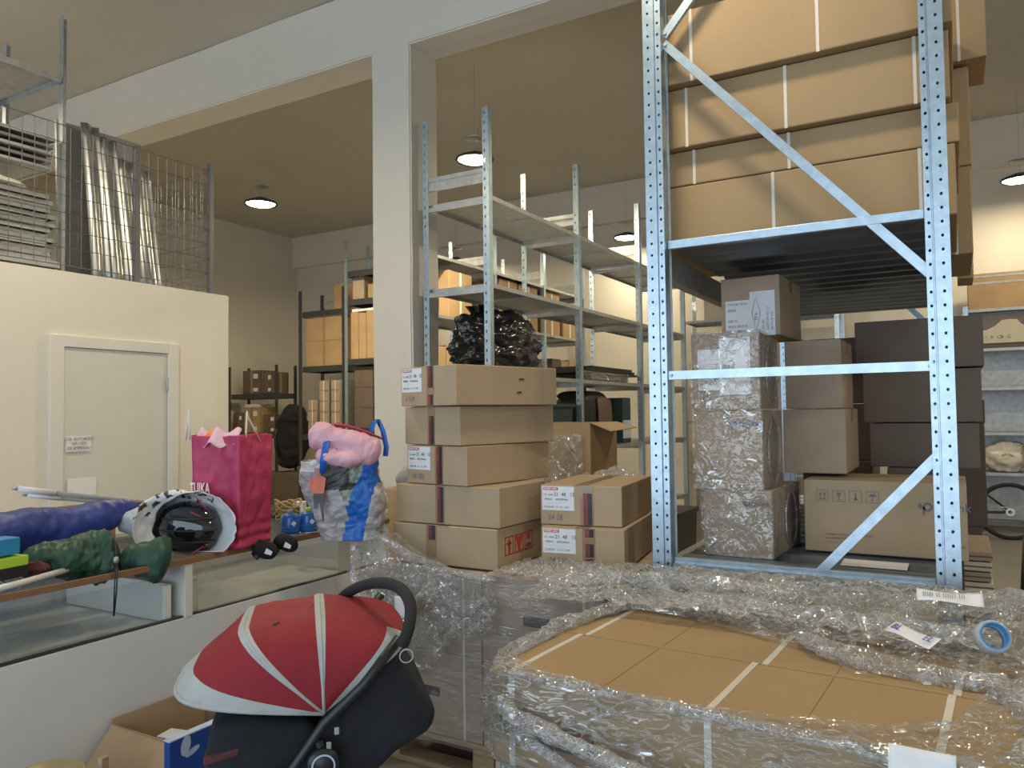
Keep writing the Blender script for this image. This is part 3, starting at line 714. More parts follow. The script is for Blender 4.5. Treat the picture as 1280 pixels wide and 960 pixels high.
def p1_film(u, v):
    a = 2 * PI * u
    d = Vector((math.cos(a), math.sin(a)))
    rh = hole_r(a); rr = rrect_r(a, P1W / 2 + .012, P1D / 2 + .012)
    rh = min(rh, rr - .012)
    back = sstep(0.15, .8, d.y) ; right = sstep(.5, .95, d.x); left = sstep(.6, .95, -d.x)
    s = Vector((a * 2.2, v * 6, 0))
    if v < .45:
        t = v / .45; r = lerp(rh, rr, t); p = HC + d * r
        amp = lerp(.010, .045, max(back, right * .8)) + left * .012
        z = P1H + .003 + amp * (abs(fbm(Vector((p.x * 9, p.y * 16, 2)))) + .35 * abs(fbm(Vector((p.x * 34, p.y * 40, 5))))) * sstep(0, .12, t) + .006 * math.exp(-(t * 9) ** 2)
        z += back * .02 * math.sin(PI * min(1, t * 1.2))
    else:
        t = (v - .45) / .55
        flare = .05 * math.sin(PI * min(1, t * 1.6)) * (0.5 + .5 * left + .3 * right) + .012
        r = rr + flare * (1 - .3 * t) + .022 * fbm(Vector((a * 3 + 1.4 * t, t * 7, 8))) + .010 * fbm(Vector((a * 12, t * 22, 3)))
        r = max(r, rr + .004)
        z = P1H - .003 - t * (.36 + .05 * math.sin(a * 2)) + .02 * fbm(Vector((a * 4, t * 2, 1))) * t
        p = HC + d * r
    w_ = p1(p.x, p.y, max(z, .2)); return w_
fm = MB().grid(p1_film, 420, 86, cu=True)
fo = fm.build('stretch_film', 'filmwrap', None, smooth=True)
tag(fo, 'crumpled clear stretch film wrapped round the long cartons of the front pallet', 'stretch film')
# rope-like folds of film
def ridge(pts, r0, seed, name='film_fold', mt='filmheap', parent=None, n=90, m=16, flat=.7):
    pts = [Vector(p) for p in pts]; L = [0]
    for a, b in zip(pts, pts[1:]): L.append(L[-1] + (b - a).length)
    def at(t):
        s = t * L[-1]
        for i in range(len(pts) - 1):
            if s <= L[i + 1] + 1e-9:
                return pts[i].lerp(pts[i + 1], (s - L[i]) / max(1e-9, L[i + 1] - L[i]))
        return pts[-1]
    def F(u, v):
        p = at(u); q = at(min(1, u + .02)); o = at(max(0, u - .02)); t = (q - o).normalized()
        side = t.cross(Vector((0, 0, 1))).normalized(); up = side.cross(t); a = 2 * PI * v
        e = math.sin(PI * min(1, u * 8, (1 - u) * 8) / 2) ** .5 if 0 < u < 1 else .05
        r = r0 * e * (1 + .7 * fbm(Vector((u * L[-1] * 6 + seed, math.cos(a) * 1.2, math.sin(a) * 1.2))) + .35 * fbm(Vector((u * L[-1] * 30, math.cos(a) * 5, seed + math.sin(a) * 5))))
        r = max(r, .003)
        return p + side * math.cos(a) * r + up * math.sin(a) * r * flat
    return MB().grid(F, n, m, cv=True).build(name, mt, parent, smooth=True)
for pts, r0, sd in (
    ([p1(-.60, -.40, .80), p1(-.3, -.412, .806), p1(.1, -.415, .80), p1(.62, -.41, .79)], .016, 1),
    ([p1(-.63, -.36, .80), p1(-.64, 0, .815), p1(-.55, .36, .82)], .028, 2),
    ([p1(-.66, -.35, .76), p1(-.5, -.47, .72), p1(-.1, -.5, .66), p1(.5, -.49, .60)], .022, 3),
    ([p1(-.62, -.40, .68), p1(-.3, -.49, .62), p1(.2, -.49, .56), p1(.62, -.45, .53)], .018, 4),
    ([p1(.05, .24, .825), p1(.15, .13, .83), p1(.4, .07, .825), p1(.6, .08, .81)], .03, 5),
    ([p1(.58, .1, .81), p1(.63, -.15, .80), p1(.6, -.40, .78)], .035, 6)):
    ridge(pts, r0, sd, parent=fo)
# loose heap of film bridging from the pallet to the rack
def heap(u, v):
    x = lerp(-1.42, .40, u); y = lerp(2.44, 2.965, v)
    e = math.sin(PI * u) ** .3 * math.sin(PI * max(.0, min(1, v * .85 + .12))) ** .5
    z = .80 + .015 + e * (.055 + .045 * abs(fbm(Vector((x * 5, y * 7, 1)))) + .03 * abs(fbm(Vector((x * 17, y * 17, 4))))) + .05 * sstep(.5, 1, v)
    z += .07 * math.exp(-((x - .17) / .13) ** 2) * math.sin(PI * v) - .10 * sstep(.78, 1, u) * sstep(.3, 0, v)
    x += .02 * fbm(Vector((x * 8, y * 8, 9)))
    return Vector((x, y, z))
ho = MB().grid(heap, 200, 60).build('film_heap', 'filmheap', None, smooth=True)
tag(ho, 'bunched clear film bridging the gap between front pallet and rack', 'stretch film')
for pts, r0, sd in (([(-1.40, 2.62, .86), (-.9, 2.68, .90), (-.4, 2.72, .885), (0, 2.75, .89), (.25, 2.72, .90)], .04, 11), ([(-1.1, 2.55, .85), (-.7, 2.56, .87), (-.2, 2.52, .865), (.1, 2.5, .86)], .035, 12),
                    ([(.12, 2.85, .93), (.2, 2.6, .93), (.22, 2.3, .84), (.2, 1.95, .72)], .035, 14)):
    ridge(pts, r0, sd, parent=ho)
# papers and tape caught in the film
def slip(name, label, cat, p, w, h, rz, tilt, mt='paper', lines=(), size=.016, ink='inkblue', group=None, rx=0):
    t = thing(name, label, cat, p, rz, group, rx)
    MB().grid(lambda u, v: Vector((lerp(-w / 2, w / 2, u), lerp(-h / 2, h / 2, v), tilt * lerp(-h / 2, h / 2, v) + .004 * math.sin(u * 5 + v * 2))), 14, 8).build('paper_sheet', mt, t, smooth=True, solid=.0006)
    for i, (s, x, y) in enumerate(lines):
        text(s, size, ink, t, (x, y, tilt * y + .006), (math.atan(tilt), 0, 0), 'printed_word')
    return t
slip('delivery_note', 'white paper label under the film on the front face of the pallet', 'label', at_y(1152, 978, 1.665), .115, .115, A1, .05, rx=R(66))
slip('barcode_slip', 'white barcode slip lying on the bunched film near the right rack post', 'label', Vector((-.03, 2.60, .945)), .17, .045, R(4), .5, lines=[('||||| || |||||| |||', -.07, .0)], ink='inkgrey', size=.022)
slip('tape_strip', 'strip of white tape with blue letters tangled in the film heap', 'tape', p1(.36, .20, .885), .17, .04, R(-48), .45, lines=[('BL', -.075, 0), ('EL', .045, 0)], size=.032)
tr = thing('tape_roll', 'crumpled tape roll with blue core in the film at far right', 'tape', p1(.545, .20, .905), R(20), rx=R(62))
MB().lathe([(.031, -.018), (.039, -.020), (.043, -.004), (.040, .018), (.033, .020), (.030, 0), (.031, -.018)], n=26).build('tape_layers', 'taperoll', tr, smooth=True)
MB().lathe([(.0305, -.021), (.033, -.0225), (.033, .0225), (.0305, .021), (.0305, -.021)], n=26).build('tape_core', 'skyblue', tr, smooth=True)

# ---- rear left pallet: layers of cartons wrapped in film, stack on top
P2 = (-2.26, -1.16, 2.70, 3.52)
euro_pallet('wooden pallet under the film wrapped carton layers behind the stroller', P2[0], P2[1], P2[2], P2[3])
for k in range(2):
    for i in range(2):
        for j in range(2):
            x = lerp(P2[0], P2[1], (i + .5) / 2); y = lerp(P2[2], P2[3], (j + .5) / 2)
            t = carton('pallet_carton', ('lower ' if k == 0 else 'upper ') + ('left ' if i == 0 else 'right ') + ('front ' if j == 0 else 'rear ') + 'carton of the film wrapped pallet behind the stroller', (x, y, .1445 + k * .347), (.545, .405, .346), 0, 'cardgrey', 'cartons of the pallet behind the stroller', tape=None, seam=(k == 1))
            if j == 0:
                MB().box(.18, .19, -.2036, -.2028, 0.001, .345).build('strap', 'strap', t)
                if k == 0 or i == 1:
                    g = MB().box(-.08, .06, -.2036, -.2028, .16, .2).build('printed_panel', 'tapeprint', t)
                    text('FRAGILE', .02, 'tapeprintred', g, (-.07, -.2042, .18), name='printed_word')
ZT = .841
def p2_film(u, v):
    # wraps front and both sides; open at the back
    x0, x1, y0, y1 = P2; e = .012
    per = [(x0 - e, y1), (x0 - e, y0 - e), (x1 + e, y0 - e), (x1 + e, y1)]
    L = [y1 - y0, x1 - x0, y1 - y0]; s = u * sum(L)
    if s < L[0]: p = Vector((per[0][0], lerp(y1, y0 - e, s / L[0]))); n = Vector((-1, 0))
    elif s < L[0] + L[1]: p = Vector((lerp(x0 - e, x1 + e, (s - L[0]) / L[1]), y0 - e)); n = Vector((0, -1))
    else: p = Vector((x1 + e, lerp(y0 - e, y1, (s - L[0] - L[1]) / L[2]))); n = Vector((1, 0))
    z = lerp(.12, ZT + .01, v)
    k = .004 + .010 * abs(fbm(Vector((s * 2.5 + v * 2, v * 7, 3)))) + .004 * abs(fbm(Vector((s * 20, v * 22, 1))))
    p += n * k
    return Vector((p.x, p.y, z))
f2 = MB().grid(p2_film, 200, 60).build('stretch_film', 'filmtight', None, smooth=True)
tag(f2, 'tight stretch film round the carton layers of the pallet behind the stroller', 'stretch film')
# torn film hanging down the left part of that pallet, peaking beside the carton stack
def torn(u, v):
    # u left to right, v top to bottom
    x = lerp(-2.33, -1.62, u)
    top = lerp(1.05, .845, sstep(0.02, .75, u)) - .02 * math.sin(u * 9)
    bot = lerp(.30, .62, sstep(.15, 1, u)) + .05 * fbm(Vector((u * 6, 2, 0)))
    z = lerp(top, bot, v)
    y = P2[2] - .035 - .05 * sstep(.1, .6, v) * (1 - .5 * u) - .035 * fbm(Vector((x * 7 + v * 1.5, v * 2.2, 2))) - .013 * fbm(Vector((x * 30 + v * 6, v * 10, 5)))
    y -= .03 * math.sin(u * 16 + v * 2) * .5
    return Vector((x + .03 * fbm(Vector((v * 4, u * 3, 7))), min(y, P2[2] - .02), z))
tn = MB().grid(torn, 130, 150).build('torn_film', 'film', None, smooth=True)
tag(tn, 'torn film sheet hanging in shiny creases between stroller handle and carton stack', 'stretch film')
for pts, r0, sd in (([(-2.33, 2.63, 1.045), (-2.2, 2.61, .985), (-2.0, 2.62, .90), (-1.78, 2.63, .85), (-1.6, 2.64, .835)], .02, 21), ([(-2.31, 2.62, 1.0), (-2.27, 2.56, .8), (-2.16, 2.55, .6), (-2.08, 2.55, .42)], .022, 22)):
    ridge(pts, r0, sd, 'film_edge', parent=tn, m=12)
slip('pallet_label', 'white label under the hanging film beside the stroller handle', 'label', Vector((-2.0, 2.565, .70)), .10, .09, 0, .02, rx=PI/2)
th = MB().grid(lambda u, v: Vector((lerp(-1.66, -1.12, u), lerp(2.66, 2.95, v), ZT + .012 + (.035 * abs(fbm(Vector((u * 8, v * 6, 1)))) + .03 * abs(fbm(Vector((u * 22, v * 16, 3))))) * math.sin(PI * u) ** .4)), 90, 40).build('film_heap', 'filmheap', None, smooth=True)
tag(th, 'wrinkled film lying on the pallet edge in front of the pair of labelled cartons', 'stretch film')
carton('storage_carton', 'brown carton standing on the floor right behind the leaning stack', (-1.62, 3.86, 0), (.50, .40, .98), R(4), 'card', None)
rh = MB().grid(lambda u, v: Vector((lerp(-1.86, -1.34, u), lerp(3.66, 4.02, v), .985 + (.20 + .05 * fbm(Vector((u * 7, v * 7, 3)))) * math.sin(PI * u) ** .5 * math.sin(PI * v) ** .5)), 70, 40).build('film_heap', 'filmheap', None, smooth=True)
tag(rh, 'crinkled film on a carton behind the stack, above the pair of labelled cartons', 'stretch film')
# ---- the labelled cartons
def fruit_carton(label, c, rz, w, d, h, style, group='cartons printed 24 281 on the film wrapped pallet', rx=0):
    """origin base centre; the short labelled end is -y"""
    t = thing('labelled_carton', label, 'box', c, rz, group, rx)
    b = MB(); b.box(-w / 2, w / 2, -d / 2, d / 2, 0.0005, h - .002); b.build('carton_body', 'card2', t, bevel=.004)
    f = -d / 2
    if style.get('top', True):
        m_ = MB(); m_.box(-.028, .028, f - .001, d / 2, h - .0019, h - .0008); m_.build('tape', 'tapebrown', t)
        MB().box(-.001, .001, f, d / 2, h - .0007, h - .0003).build('flap_seam', 'cardinside', t)
    tx = style.get('tape', 0.0); th_ = style.get('tw', .028)
    if style.get('sheet', True):
        x0, x1 = -w / 2 + .008, -w / 2 + .008 + .145; z0, z1 = h * .36, h - .008
        s = MB().box(x0, x1, f - .0012, f - .0004, z0, z1).build('printed_label', 'paper', t)
        MB().box(x0 + .005, x0 + .073, f - .0018, f - .0013, z1 - .016, z1 - .004).build('red_heading', 'red', s)
        text('BOXER CARS', .010, 'paper', s, (x0 + .008, f - .0022, z1 - .010), name='label_text', bold=.0004)
        text('21  48   12', .021, 'inkgrey', s, (x0 + .055, f - .0016, z1 - .034), name='label_text', bold=.0003)
        text('CE  0000', .012, 'inkgrey', s, (x0 + .006, f - .0016, z1 - .036), name='label_text')
        text('MRK01    60X220mm', .012, 'ink', s, (x0 + .012, f - .0016, z1 - .055), name='label_text')
        text('--   --   --   --', .010, 'inkgrey', s, (x0 + .03, f - .0016, z1 - .070), name='label_text')
        text('CHROME  10  5.5  2.04', .0115, 'inkgrey', s, (x0 + .008, f - .0016, z1 - .088), name='label_text')
    if style.get('number'):
        text(style['number'], .034, 'inkgrey', t, (-w / 2 + .035, f - .0012, h * .18), name='stamped_number', xs=.85)
    tp = MB(); tp.box(tx - th_, tx + th_, f - .0010, f - .0002, 0.002, h - .002); tpo = tp.build('tape', 'tapebrown', t)
    for k, (z0, z1) in enumerate(style.get('prints', [])):
        g = MB(); g.box(tx - th_ * .55, tx + th_ * .75, f - .0016, f - .0011, z0 * h, z1 * h); go = g.build('tape_print', 'tapeprint', tpo)
        r_ = MB(); r_.box(tx - th_ * .5, tx + th_ * .1, f - .0021, f - .0017, z0 * h + .003, z1 * h - .003); r_.build('tape_print_red', 'tapeprintred', tpo)
        if (z1 - z0) * h > .05: text('FRAGILE FRAGILE' if (z1 - z0) > .6 else 'FRAGILE', .012, 'tapeprint', tpo, (tx - th_ * .2, f - .0026, z0 * h + .006), (PI / 2, -PI / 2, 0), 'tape_word')
    for cr in style.get('creases', []):
        MB().box(w / 2 + .0001, w / 2 + .0007, cr - .0008, cr + .0008, .004, h - .004).build('panel_crease', 'cardgrey', t)
    return t
H2 = .1715
r2 = fruit_carton('labelled carton printed 24 281, lower of the pair beside the left rack post', (-1.402, 3.215, ZT + .005), R(8.2), .36, .56, H2, dict(number='24 281', prints=[(.78, .97), (.3, .62), (.02, .26)], tape=.03))
r1 = fruit_carton('labelled carton printed 24 281, upper of the pair beside the left rack post', (-1.425, 3.265, ZT + .005 + H2 + .0005), R(7.2), .36, .56, H2, dict(number='24 28', prints=[(.02, .8)], tape=.03, tw=.03))
def big_carton(label, c, rz, style):
    return fruit_carton(label, c, rz, .55, .40, H2, style)
b5 = big_carton('lowest carton of the leaning stack, red printed mark on its side', (-1.935, 2.95, ZT + .005), 0, dict(sheet=False, prints=[(.62, .98)], tape=-.06))
lg = MB()
sx = .2756
def lq(y0, y1, z0, z1, p=lg): p.add([(sx, y0, z0), (sx, y1, z0), (sx, y1, z1), (sx, y0, z1)], [(0, 1, 2, 3)])
# frame of three boxes with an arrow, a glass and a hand drawn as negative shapes
for y in (-.14, -.055, .03):
    lq(y, y + .075, .05, .056); lq(y, y + .075, .124, .13); lq(y, y + .008, .05, .13); lq(y + .067, y + .075, .05, .13)
lq(-.112, -.093, .056, .1); lg.add([(sx, -.13, .095), (sx, -.075, .095), (sx, -.1025, .122)], [(0, 1, 2)])
lq(-.03, -.005, .056, .075); lg.add([(sx, -.05, .122), (sx, .015, .122), (sx, -.005, .075), (sx, -.03, .075)], [(0, 1, 2, 3)])
lq(.045, .09, .06, .078); lq(.05, .085, .095, .12)
lg.build('handling_mark', 'logored', b5)
b4 = big_carton('wide carton second from the bottom of the leaning stack, slanted tape', (-1.925, 2.965, ZT + .006 + H2), R(-1), dict(sheet=False, prints=[(.05, .95)], tape=-.03, tw=.024))
b3 = fruit_carton('labelled carton printed 24 281, third from the bottom of the leaning stack', (-1.93, 3.05, ZT + .0065 + 2 * H2), R(-10.5), .375, .57, H2, dict(number='24 281', prints=[(.02, .98)], tape=.02, tw=.026))
b2 = fruit_carton('plain taped carton second from the top of the leaning stack', (-1.93, 3.06, ZT + .007 + 3 * H2), R(-15.5), .385, .59, H2, dict(sheet=False, top=False, prints=[(.02, .75)], tape=0.0, tw=.026))
b1 = fruit_carton('topmost carton of the leaning stack with white label on its end', (-1.90, 3.015, ZT + .0075 + 4 * H2), R(-16), .385, .62, H2 + .004, dict(number='1 519', prints=[(.45, .98), (.02, .28)], tape=.02, tw=.026, creases=[-.1, -.04]))
for (y, z) in ((.06, .115), (.045, .055)):
    MB().tube([(.193, y, z), (.1945, y + .018, z + .004), (.193, y + .03, z)], .003, 5).build('torn_mark', 'ink', b1)
# ================================================================ COUNTER AND WHAT STANDS ON IT
CT = .957
ct = thing('display_counter', 'white shop counter with glazed display bays under a dark worktop, at left', 'counter', (-2.6, 2.0, 0))
def cl(x0, x1, y0, y1, z0, z1, name, mt, bevel=0, parent=None):  # world coordinates to counter local
    return MB().box(x0 + 2.6, x1 + 2.6, y0 - 2, y1 - 2, z0, z1).build(name, mt, parent or ct, bevel=bevel)
Y0, Y1 = .55, 3.20
cl(-3.42, -2.602, Y0, Y1, .943, CT, 'worktop', 'smoked')
cl(-3.42, -3.36, Y0, Y1, .92, .942, 'rear_rail', 'darktop', .002)
cl(-2.602, -2.59, Y0, Y1, .932, CT - .003, 'worktop_edge', 'woodedge', .001)
cl(-2.625, -2.60, Y0, Y1, 0.0, .727, 'front_panel', 'counterwhite', .002)
cl(-3.40, -3.38, Y0, Y1, 0.0, .932, 'back_panel', 'counterwhite')
cl(-3.38, -2.60, Y1 - .02, Y1, .0, .932, 'end_panel', 'counterwhite')
cl(-3.375, -2.63, Y0, 1.966, .70, .715, 'display_shelf', 'caseinner'); cl(-3.375, -2.63, 2.0, Y1 - .022, .70, .715, 'display_shelf', 'caseinner')
cl(-3.38, -2.596, 1.966, 2.0, .727, .931, 'divider', 'trimwhite', .002)
cl(-2.66, -2.63, 1.90, 1.93, .716, .86, 'upstand', 'trimwhite', .002); cl(-3.3, -2.66, 1.915, 1.93, .716, .86, 'upstand', 'trimwhite', .002)
cl(-2.66, -2.63, 2.02, 2.05, .716, .86, 'upstand', 'trimwhite', .002)
cl(-2.70, -2.62, 2.93, 3.0, .716, .931, 'end_post', 'cardwhite', .003)
cl(-2.627, -2.605, Y0, 1.964, .7285, .734, 'sill_channel', 'darksteel'); cl(-2.627, -2.605, 2.002, Y1 - .03, .7285, .734, 'sill_channel', 'darksteel')
cl(-2.618, -2.614, Y0, 1.88, .734, .90, 'glass_pane', 'glass'); cl(-2.618, -2.614, 2.03, 2.92, .734, .90, 'glass_pane', 'glass')

def lump(pts, rad, seed, flat=1.0, amp=.18, freq=7, n=60, m=28, fine=.05):
    """soft stuffed shape along a path"""
    pts = [Vector(p) for p in pts]; k = len(pts)
    def F(u, v):
        s = u * (k - 1); i = min(k - 2, int(s)); t = s - i; t2 = t * t * (3 - 2 * t)
        p = pts[i].lerp(pts[i + 1], t); r = lerp(rad[i], rad[i + 1], t2)
        a_, b_ = pts[max(0, i - (1 if t < .5 else 0))], pts[min(k - 1, i + 1)]
        d = (pts[i + 1] - pts[i]).normalized()
        side = d.cross(Vector((0, 0, 1))).normalized(); up = side.cross(d)
        e = min(1, math.sqrt(max(0, 1 - (1 - min(1, u * 9)) ** 2)), math.sqrt(max(0, 1 - (1 - min(1, (1 - u) * 9)) ** 2)))
        a = 2 * PI * v; q = p + side * math.cos(a) * r + up * math.sin(a) * r * flat
        g = 1 + amp * fbm(q * freq + Vector((seed, 0, 0))) + fine * fbm(q * freq * 4 + Vector((0, seed, 0)))
        rr = max(.001, r * e * g)
        return p + side * math.cos(a) * rr + up * math.sin(a) * rr * flat
    return MB().grid(F, n, m, cv=True)
def whole(mb, name, mt, label, cat, group=None):
    return tag(mb.build(name, mt, None, smooth=True), label, cat, group)
ax = lambda px, py, x: at_x(px, py, x)
# brown board, grey cloth, poles behind
bd = thing('cardboard_sheet', 'brown cardboard sheet leaning behind the grey cloth at the far left', 'cardboard', (-3.36, 1.75, CT))
MB().box(-.006, .006, -.55, .42, 0, .165).build('sheet', 'card', bd); MB().box(.0062, .0075, -.5, .40, .08, .082).build('fold_crease', 'cardinside', bd)
whole(lump([ax(-40, 672, -3.2), ax(30, 658, -3.2), ax(90, 648, -3.2), ax(140, 640, -3.2)], [.07, .07, .055, .03], 4, .75), 'cloth_bundle', 'greycloth', 'pale grey cloth bundle behind the blue nylon bag', 'cloth')
pp = thing('tent_pole', 'two off-white telescopic poles lying across the bundles in front of the door', 'pole', ax(25, 612, -3.24))
o_ = pp.location.copy()
for (a, b, r) in (((22, 611), (232, 634), .0095), ((34, 619), (225, 637), .008)):
    pa, pb = ax(*a, -3.24) - o_, ax(*b, -3.10) - o_; mid = pa.lerp(pb, .2)
    MB().tube([pa, mid], r * 1.25, 10).build('outer_tube', 'whiteplastic', pp, smooth=True)
    MB().tube([mid, pb], r, 10).build('inner_tube', 'greycloth', pp, smooth=True)
    MB().tube([pa - (pb - pa).normalized() * .02, pa], r * .7, 8).build('end_tip', 'galvdull', pp, smooth=True)
whole(lump([ax(-45, 672, -3.02), ax(10, 668, -3.02), ax(60, 662, -3.02), ax(115, 650, -3.02), ax(150, 640, -3.02), ax(172, 630, -3.02)], [.085, .095, .10, .085, .06, .035], 1, .85, .22, 6, 90, 44, .05), 'nylon_bag', 'bluebag', 'dark blue nylon bag tapering to the right, on the counter at far left', 'bag')
gb = thing('drawstring_bag', 'dark green drawstring sack hanging over the counter edge, blue bag behind it', 'bag', (-2.78, 1.7, CT))
o_ = gb.location.copy()
lump([ax(22, 706, -2.80) - o_, ax(60, 702, -2.78) - o_, ax(100, 697, -2.76) - o_, ax(132, 695, -2.74) - o_, ax(150, 694, -2.72) - o_], [.05, .065, .088, .092, .05], 7, .92, .34, 10, 100, 48, .13).build('bag_body', 'greenbag', gb, smooth=True)
lump([ax(150, 694, -2.72) - o_, ax(160, 698, -2.70) - o_, ax(180, 699, -2.66) - o_, ax(198, 700, -2.63) - o_, ax(212, 702, -2.61) - o_], [.04, .05, .065, .085, .07], 3, 1.05, .16, 9, 60, 30, .08).build('bag_neck', 'greenbag', gb, smooth=True)
cdp = [ax(144, 668, -2.63) - o_, ax(145, 700, -2.58) - o_, ax(143, 735, -2.575) - o_, ax(142, 770, -2.575) - o_]
cd2 = [ax(145, 690, -2.60) - o_, ax(147, 710, -2.575) - o_, ax(145.5, 740, -2.572) - o_, ax(142.5, 770, -2.573) - o_]
MB().tube(cdp, .0028, 6).tube(cd2, .0028, 6).build('drawcord', 'black', gb, smooth=True)
MB().lathe([(0, -.012), (.008, -.01), (.01, 0), (.008, .01), (0, .012)], cdp[1], 10).build('cord_lock', 'galvdull', gb, smooth=True)
# white printed bag with the helmet
hb = thing('plastic_bag', 'white printed plastic bag lying open around the black helmet', 'bag', ax(243, 698, -2.72))
o_ = hb.location.copy(); IR = Vector((math.cos(YAW), math.sin(YAW), 0)); VW = Vector((-math.sin(YAW + R(22)), math.cos(YAW + R(22)), 0))
hc = ax(236, 660, -2.735)
def bagf(u, v):
    cpos = ax(150, 652, -3.0).lerp(ax(243, 659, -2.665), u ** .8)
    phi = R(lerp(5, 97, u)); e1 = IR * math.sin(phi) + VW * math.cos(phi)
    r = .03 + .113 * sstep(-.15, .75, u)
    a = 2 * PI * v
    rr = r * (1 + .07 * fbm(Vector((u * 5, math.cos(a) * 2, math.sin(a) * 2))) + .03 * fbm(Vector((u * 14, math.cos(a) * 7, math.sin(a) * 7))))
    p = cpos + e1 * math.cos(a) * rr * 1.18 + Vector((0, 0, 1)) * math.sin(a) * rr * .98
    p.z = max(p.z, CT + .003)
    return p - o_
bgm = MB().grid(bagf, 44, 60, cv=True)
for q in range(len(bgm.f)):
    i, j = q // 60, q % 60
    if 12 < i < 40 and 6 < j < 27: bgm.mi[q] = 1
bgm.build('bag_body', ['bagwhite', 'printbag'], hb, smooth=True, solid=.002)
for pts in ([(246, 622), (262, 640), (270, 652), (255, 648), (238, 640)], [(238, 694), (252, 684), (268, 680), (275, 684), (268, 692)]):
    MB().tube([ax(x, y, -2.63) - o_ for x, y in pts], .0022, 6).build('bag_cord', 'pinkpaper', hb, smooth=True)
hm = thing('helmet', 'glossy black helmet inside the white plastic bag', 'helmet', hc)
def helm(u, v):
    th_, ph = PI * u, 2 * PI * v
    x, y, z = math.sin(th_) * math.cos(ph), math.sin(th_) * math.sin(ph), math.cos(th_)
    g = 1 + .018 * math.cos(z * 9) * (1 if y < .3 else 0)
    d = IR * x * .136 * g + VW * y * .10 + Vector((0, 0, 1)) * z * .112 * g
    return d
MB().grid(helm, 40, 60, cv=True).build('shell', 'blackgloss', hm, smooth=True)
for k in (-.045, 0, .045):
    pts = []
    for j in range(15):
        a = lerp(-1.0, 1.0, j / 14); x = math.sin(a); zz = k / .112
        c_ = math.sqrt(max(0, 1 - zz * zz)); pts.append(IR * x * .1375 * c_ + VW * -math.cos(a) * .1018 * c_ + Vector((0, 0, k * 1.02)))
    MB().tube(pts, .004, 6).build('vent_rib', 'black', hm, smooth=True)
# pink paper bag
Nn = at_z(300, 687, CT + .001); e1 = (at_z(341, 675, CT) - Nn); e1.z = 0; e1.normalize(); e2 = Vector((-e1.y, e1.x, 0))
pk = thing('paper_bag', 'tall pink paper carrier bag with white cord handles on the counter', 'bag', Nn, math.atan2(e1.y, e1.x))
W_, D_, H_ = .225, .215, .465
def pbag(u, v):
    s = u * 4; k = int(s) % 4; t = s - int(s)
    c_ = [(0, 0), (W_, 0), (W_, D_), (0, D_)]
    a, b = c_[k], c_[(k + 1) % 4]
    fl = 1 + .10 * v
    x, y = lerp(a[0], b[0], t), lerp(a[1], b[1], t)
    x = W_ / 2 + (x - W_ / 2) * fl; y = D_ / 2 + (y - D_ / 2) * (1 + .04 * v)
    nx, ny = [(0, -1), (1, 0), (0, 1), (-1, 0)][k]
    z = H_ * v * (1 + .012 * math.sin(t * PI) * (1 if k in (0, 2) else -.6))
    d = .012 * fbm(Vector((x * 9, y * 9, z * 7))) + .005 * fbm(Vector((x * 30, y * 30, z * 22)))
    d *= sstep(0, .08, min(t, 1 - t)) * .8 + .2
    if k in (1, 3): d -= .03 * math.sin(t * PI) * v * (1 - abs(t - .5) * 1.2)
    if v < .3: d += .008 * math.sin(v * 60) * (.3 - v) / .3
    return Vector((x + nx * d, y + ny * d, z + .004 * fbm(Vector((x * 12, y * 12, 3))) * v))
MB().grid(pbag, 96, 50, cu=True).add([(0, 0, .002), (W_, 0, .002), (W_, D_, .002), (0, D_, .002)], [(0, 1, 2, 3)]).build('bag_body', 'pinkpaper', pk, smooth=True, solid=.0015)
MB().grid(lambda u, v: Vector((-.008 + .05 * v + .01 * math.sin(u * 9), lerp(.02, D_ + .0, u), H_ + lerp(-.04, .022, v) + .012 * math.sin(u * 14))), 20, 6).build('tissue', 'pinklight', pk, smooth=True, solid=.001)
MB().lathe([(0, -.05), (.035, -.038), (.05, 0), (.035, .038), (0, .05)], (.05, .15, H_ - .022), 20).build('orange_ball', 'orange', pk, smooth=True, subsurf=1)
for (pa, tp, pb) in (((-.004, .235, H_ - .02), (.004, .245, H_ + .10), (-.003, .255, H_ - .02)), ((.03, -.006, H_ - .03), (.055, .004, H_ + .085), (.14, -.006, H_ - .03))):
    pa, tp, pb = Vector(pa), Vector(tp), Vector(pb)
    pts = [pa, pa.lerp(tp, .6), tp + (pa - tp) * .12, tp + Vector((0, 0, .012)), tp + (pb - tp) * .12, pb.lerp(tp, .6), pb]
    MB().tube(pts, .004, 7).build('cord_handle', 'cordwhite', pk, smooth=True)
text('TUIKA', .066, 'paper', pk, (-.014, D_ + .012, .245), (PI / 2, 0, -PI / 2), 'printed_word', xs=.5, bold=.001)
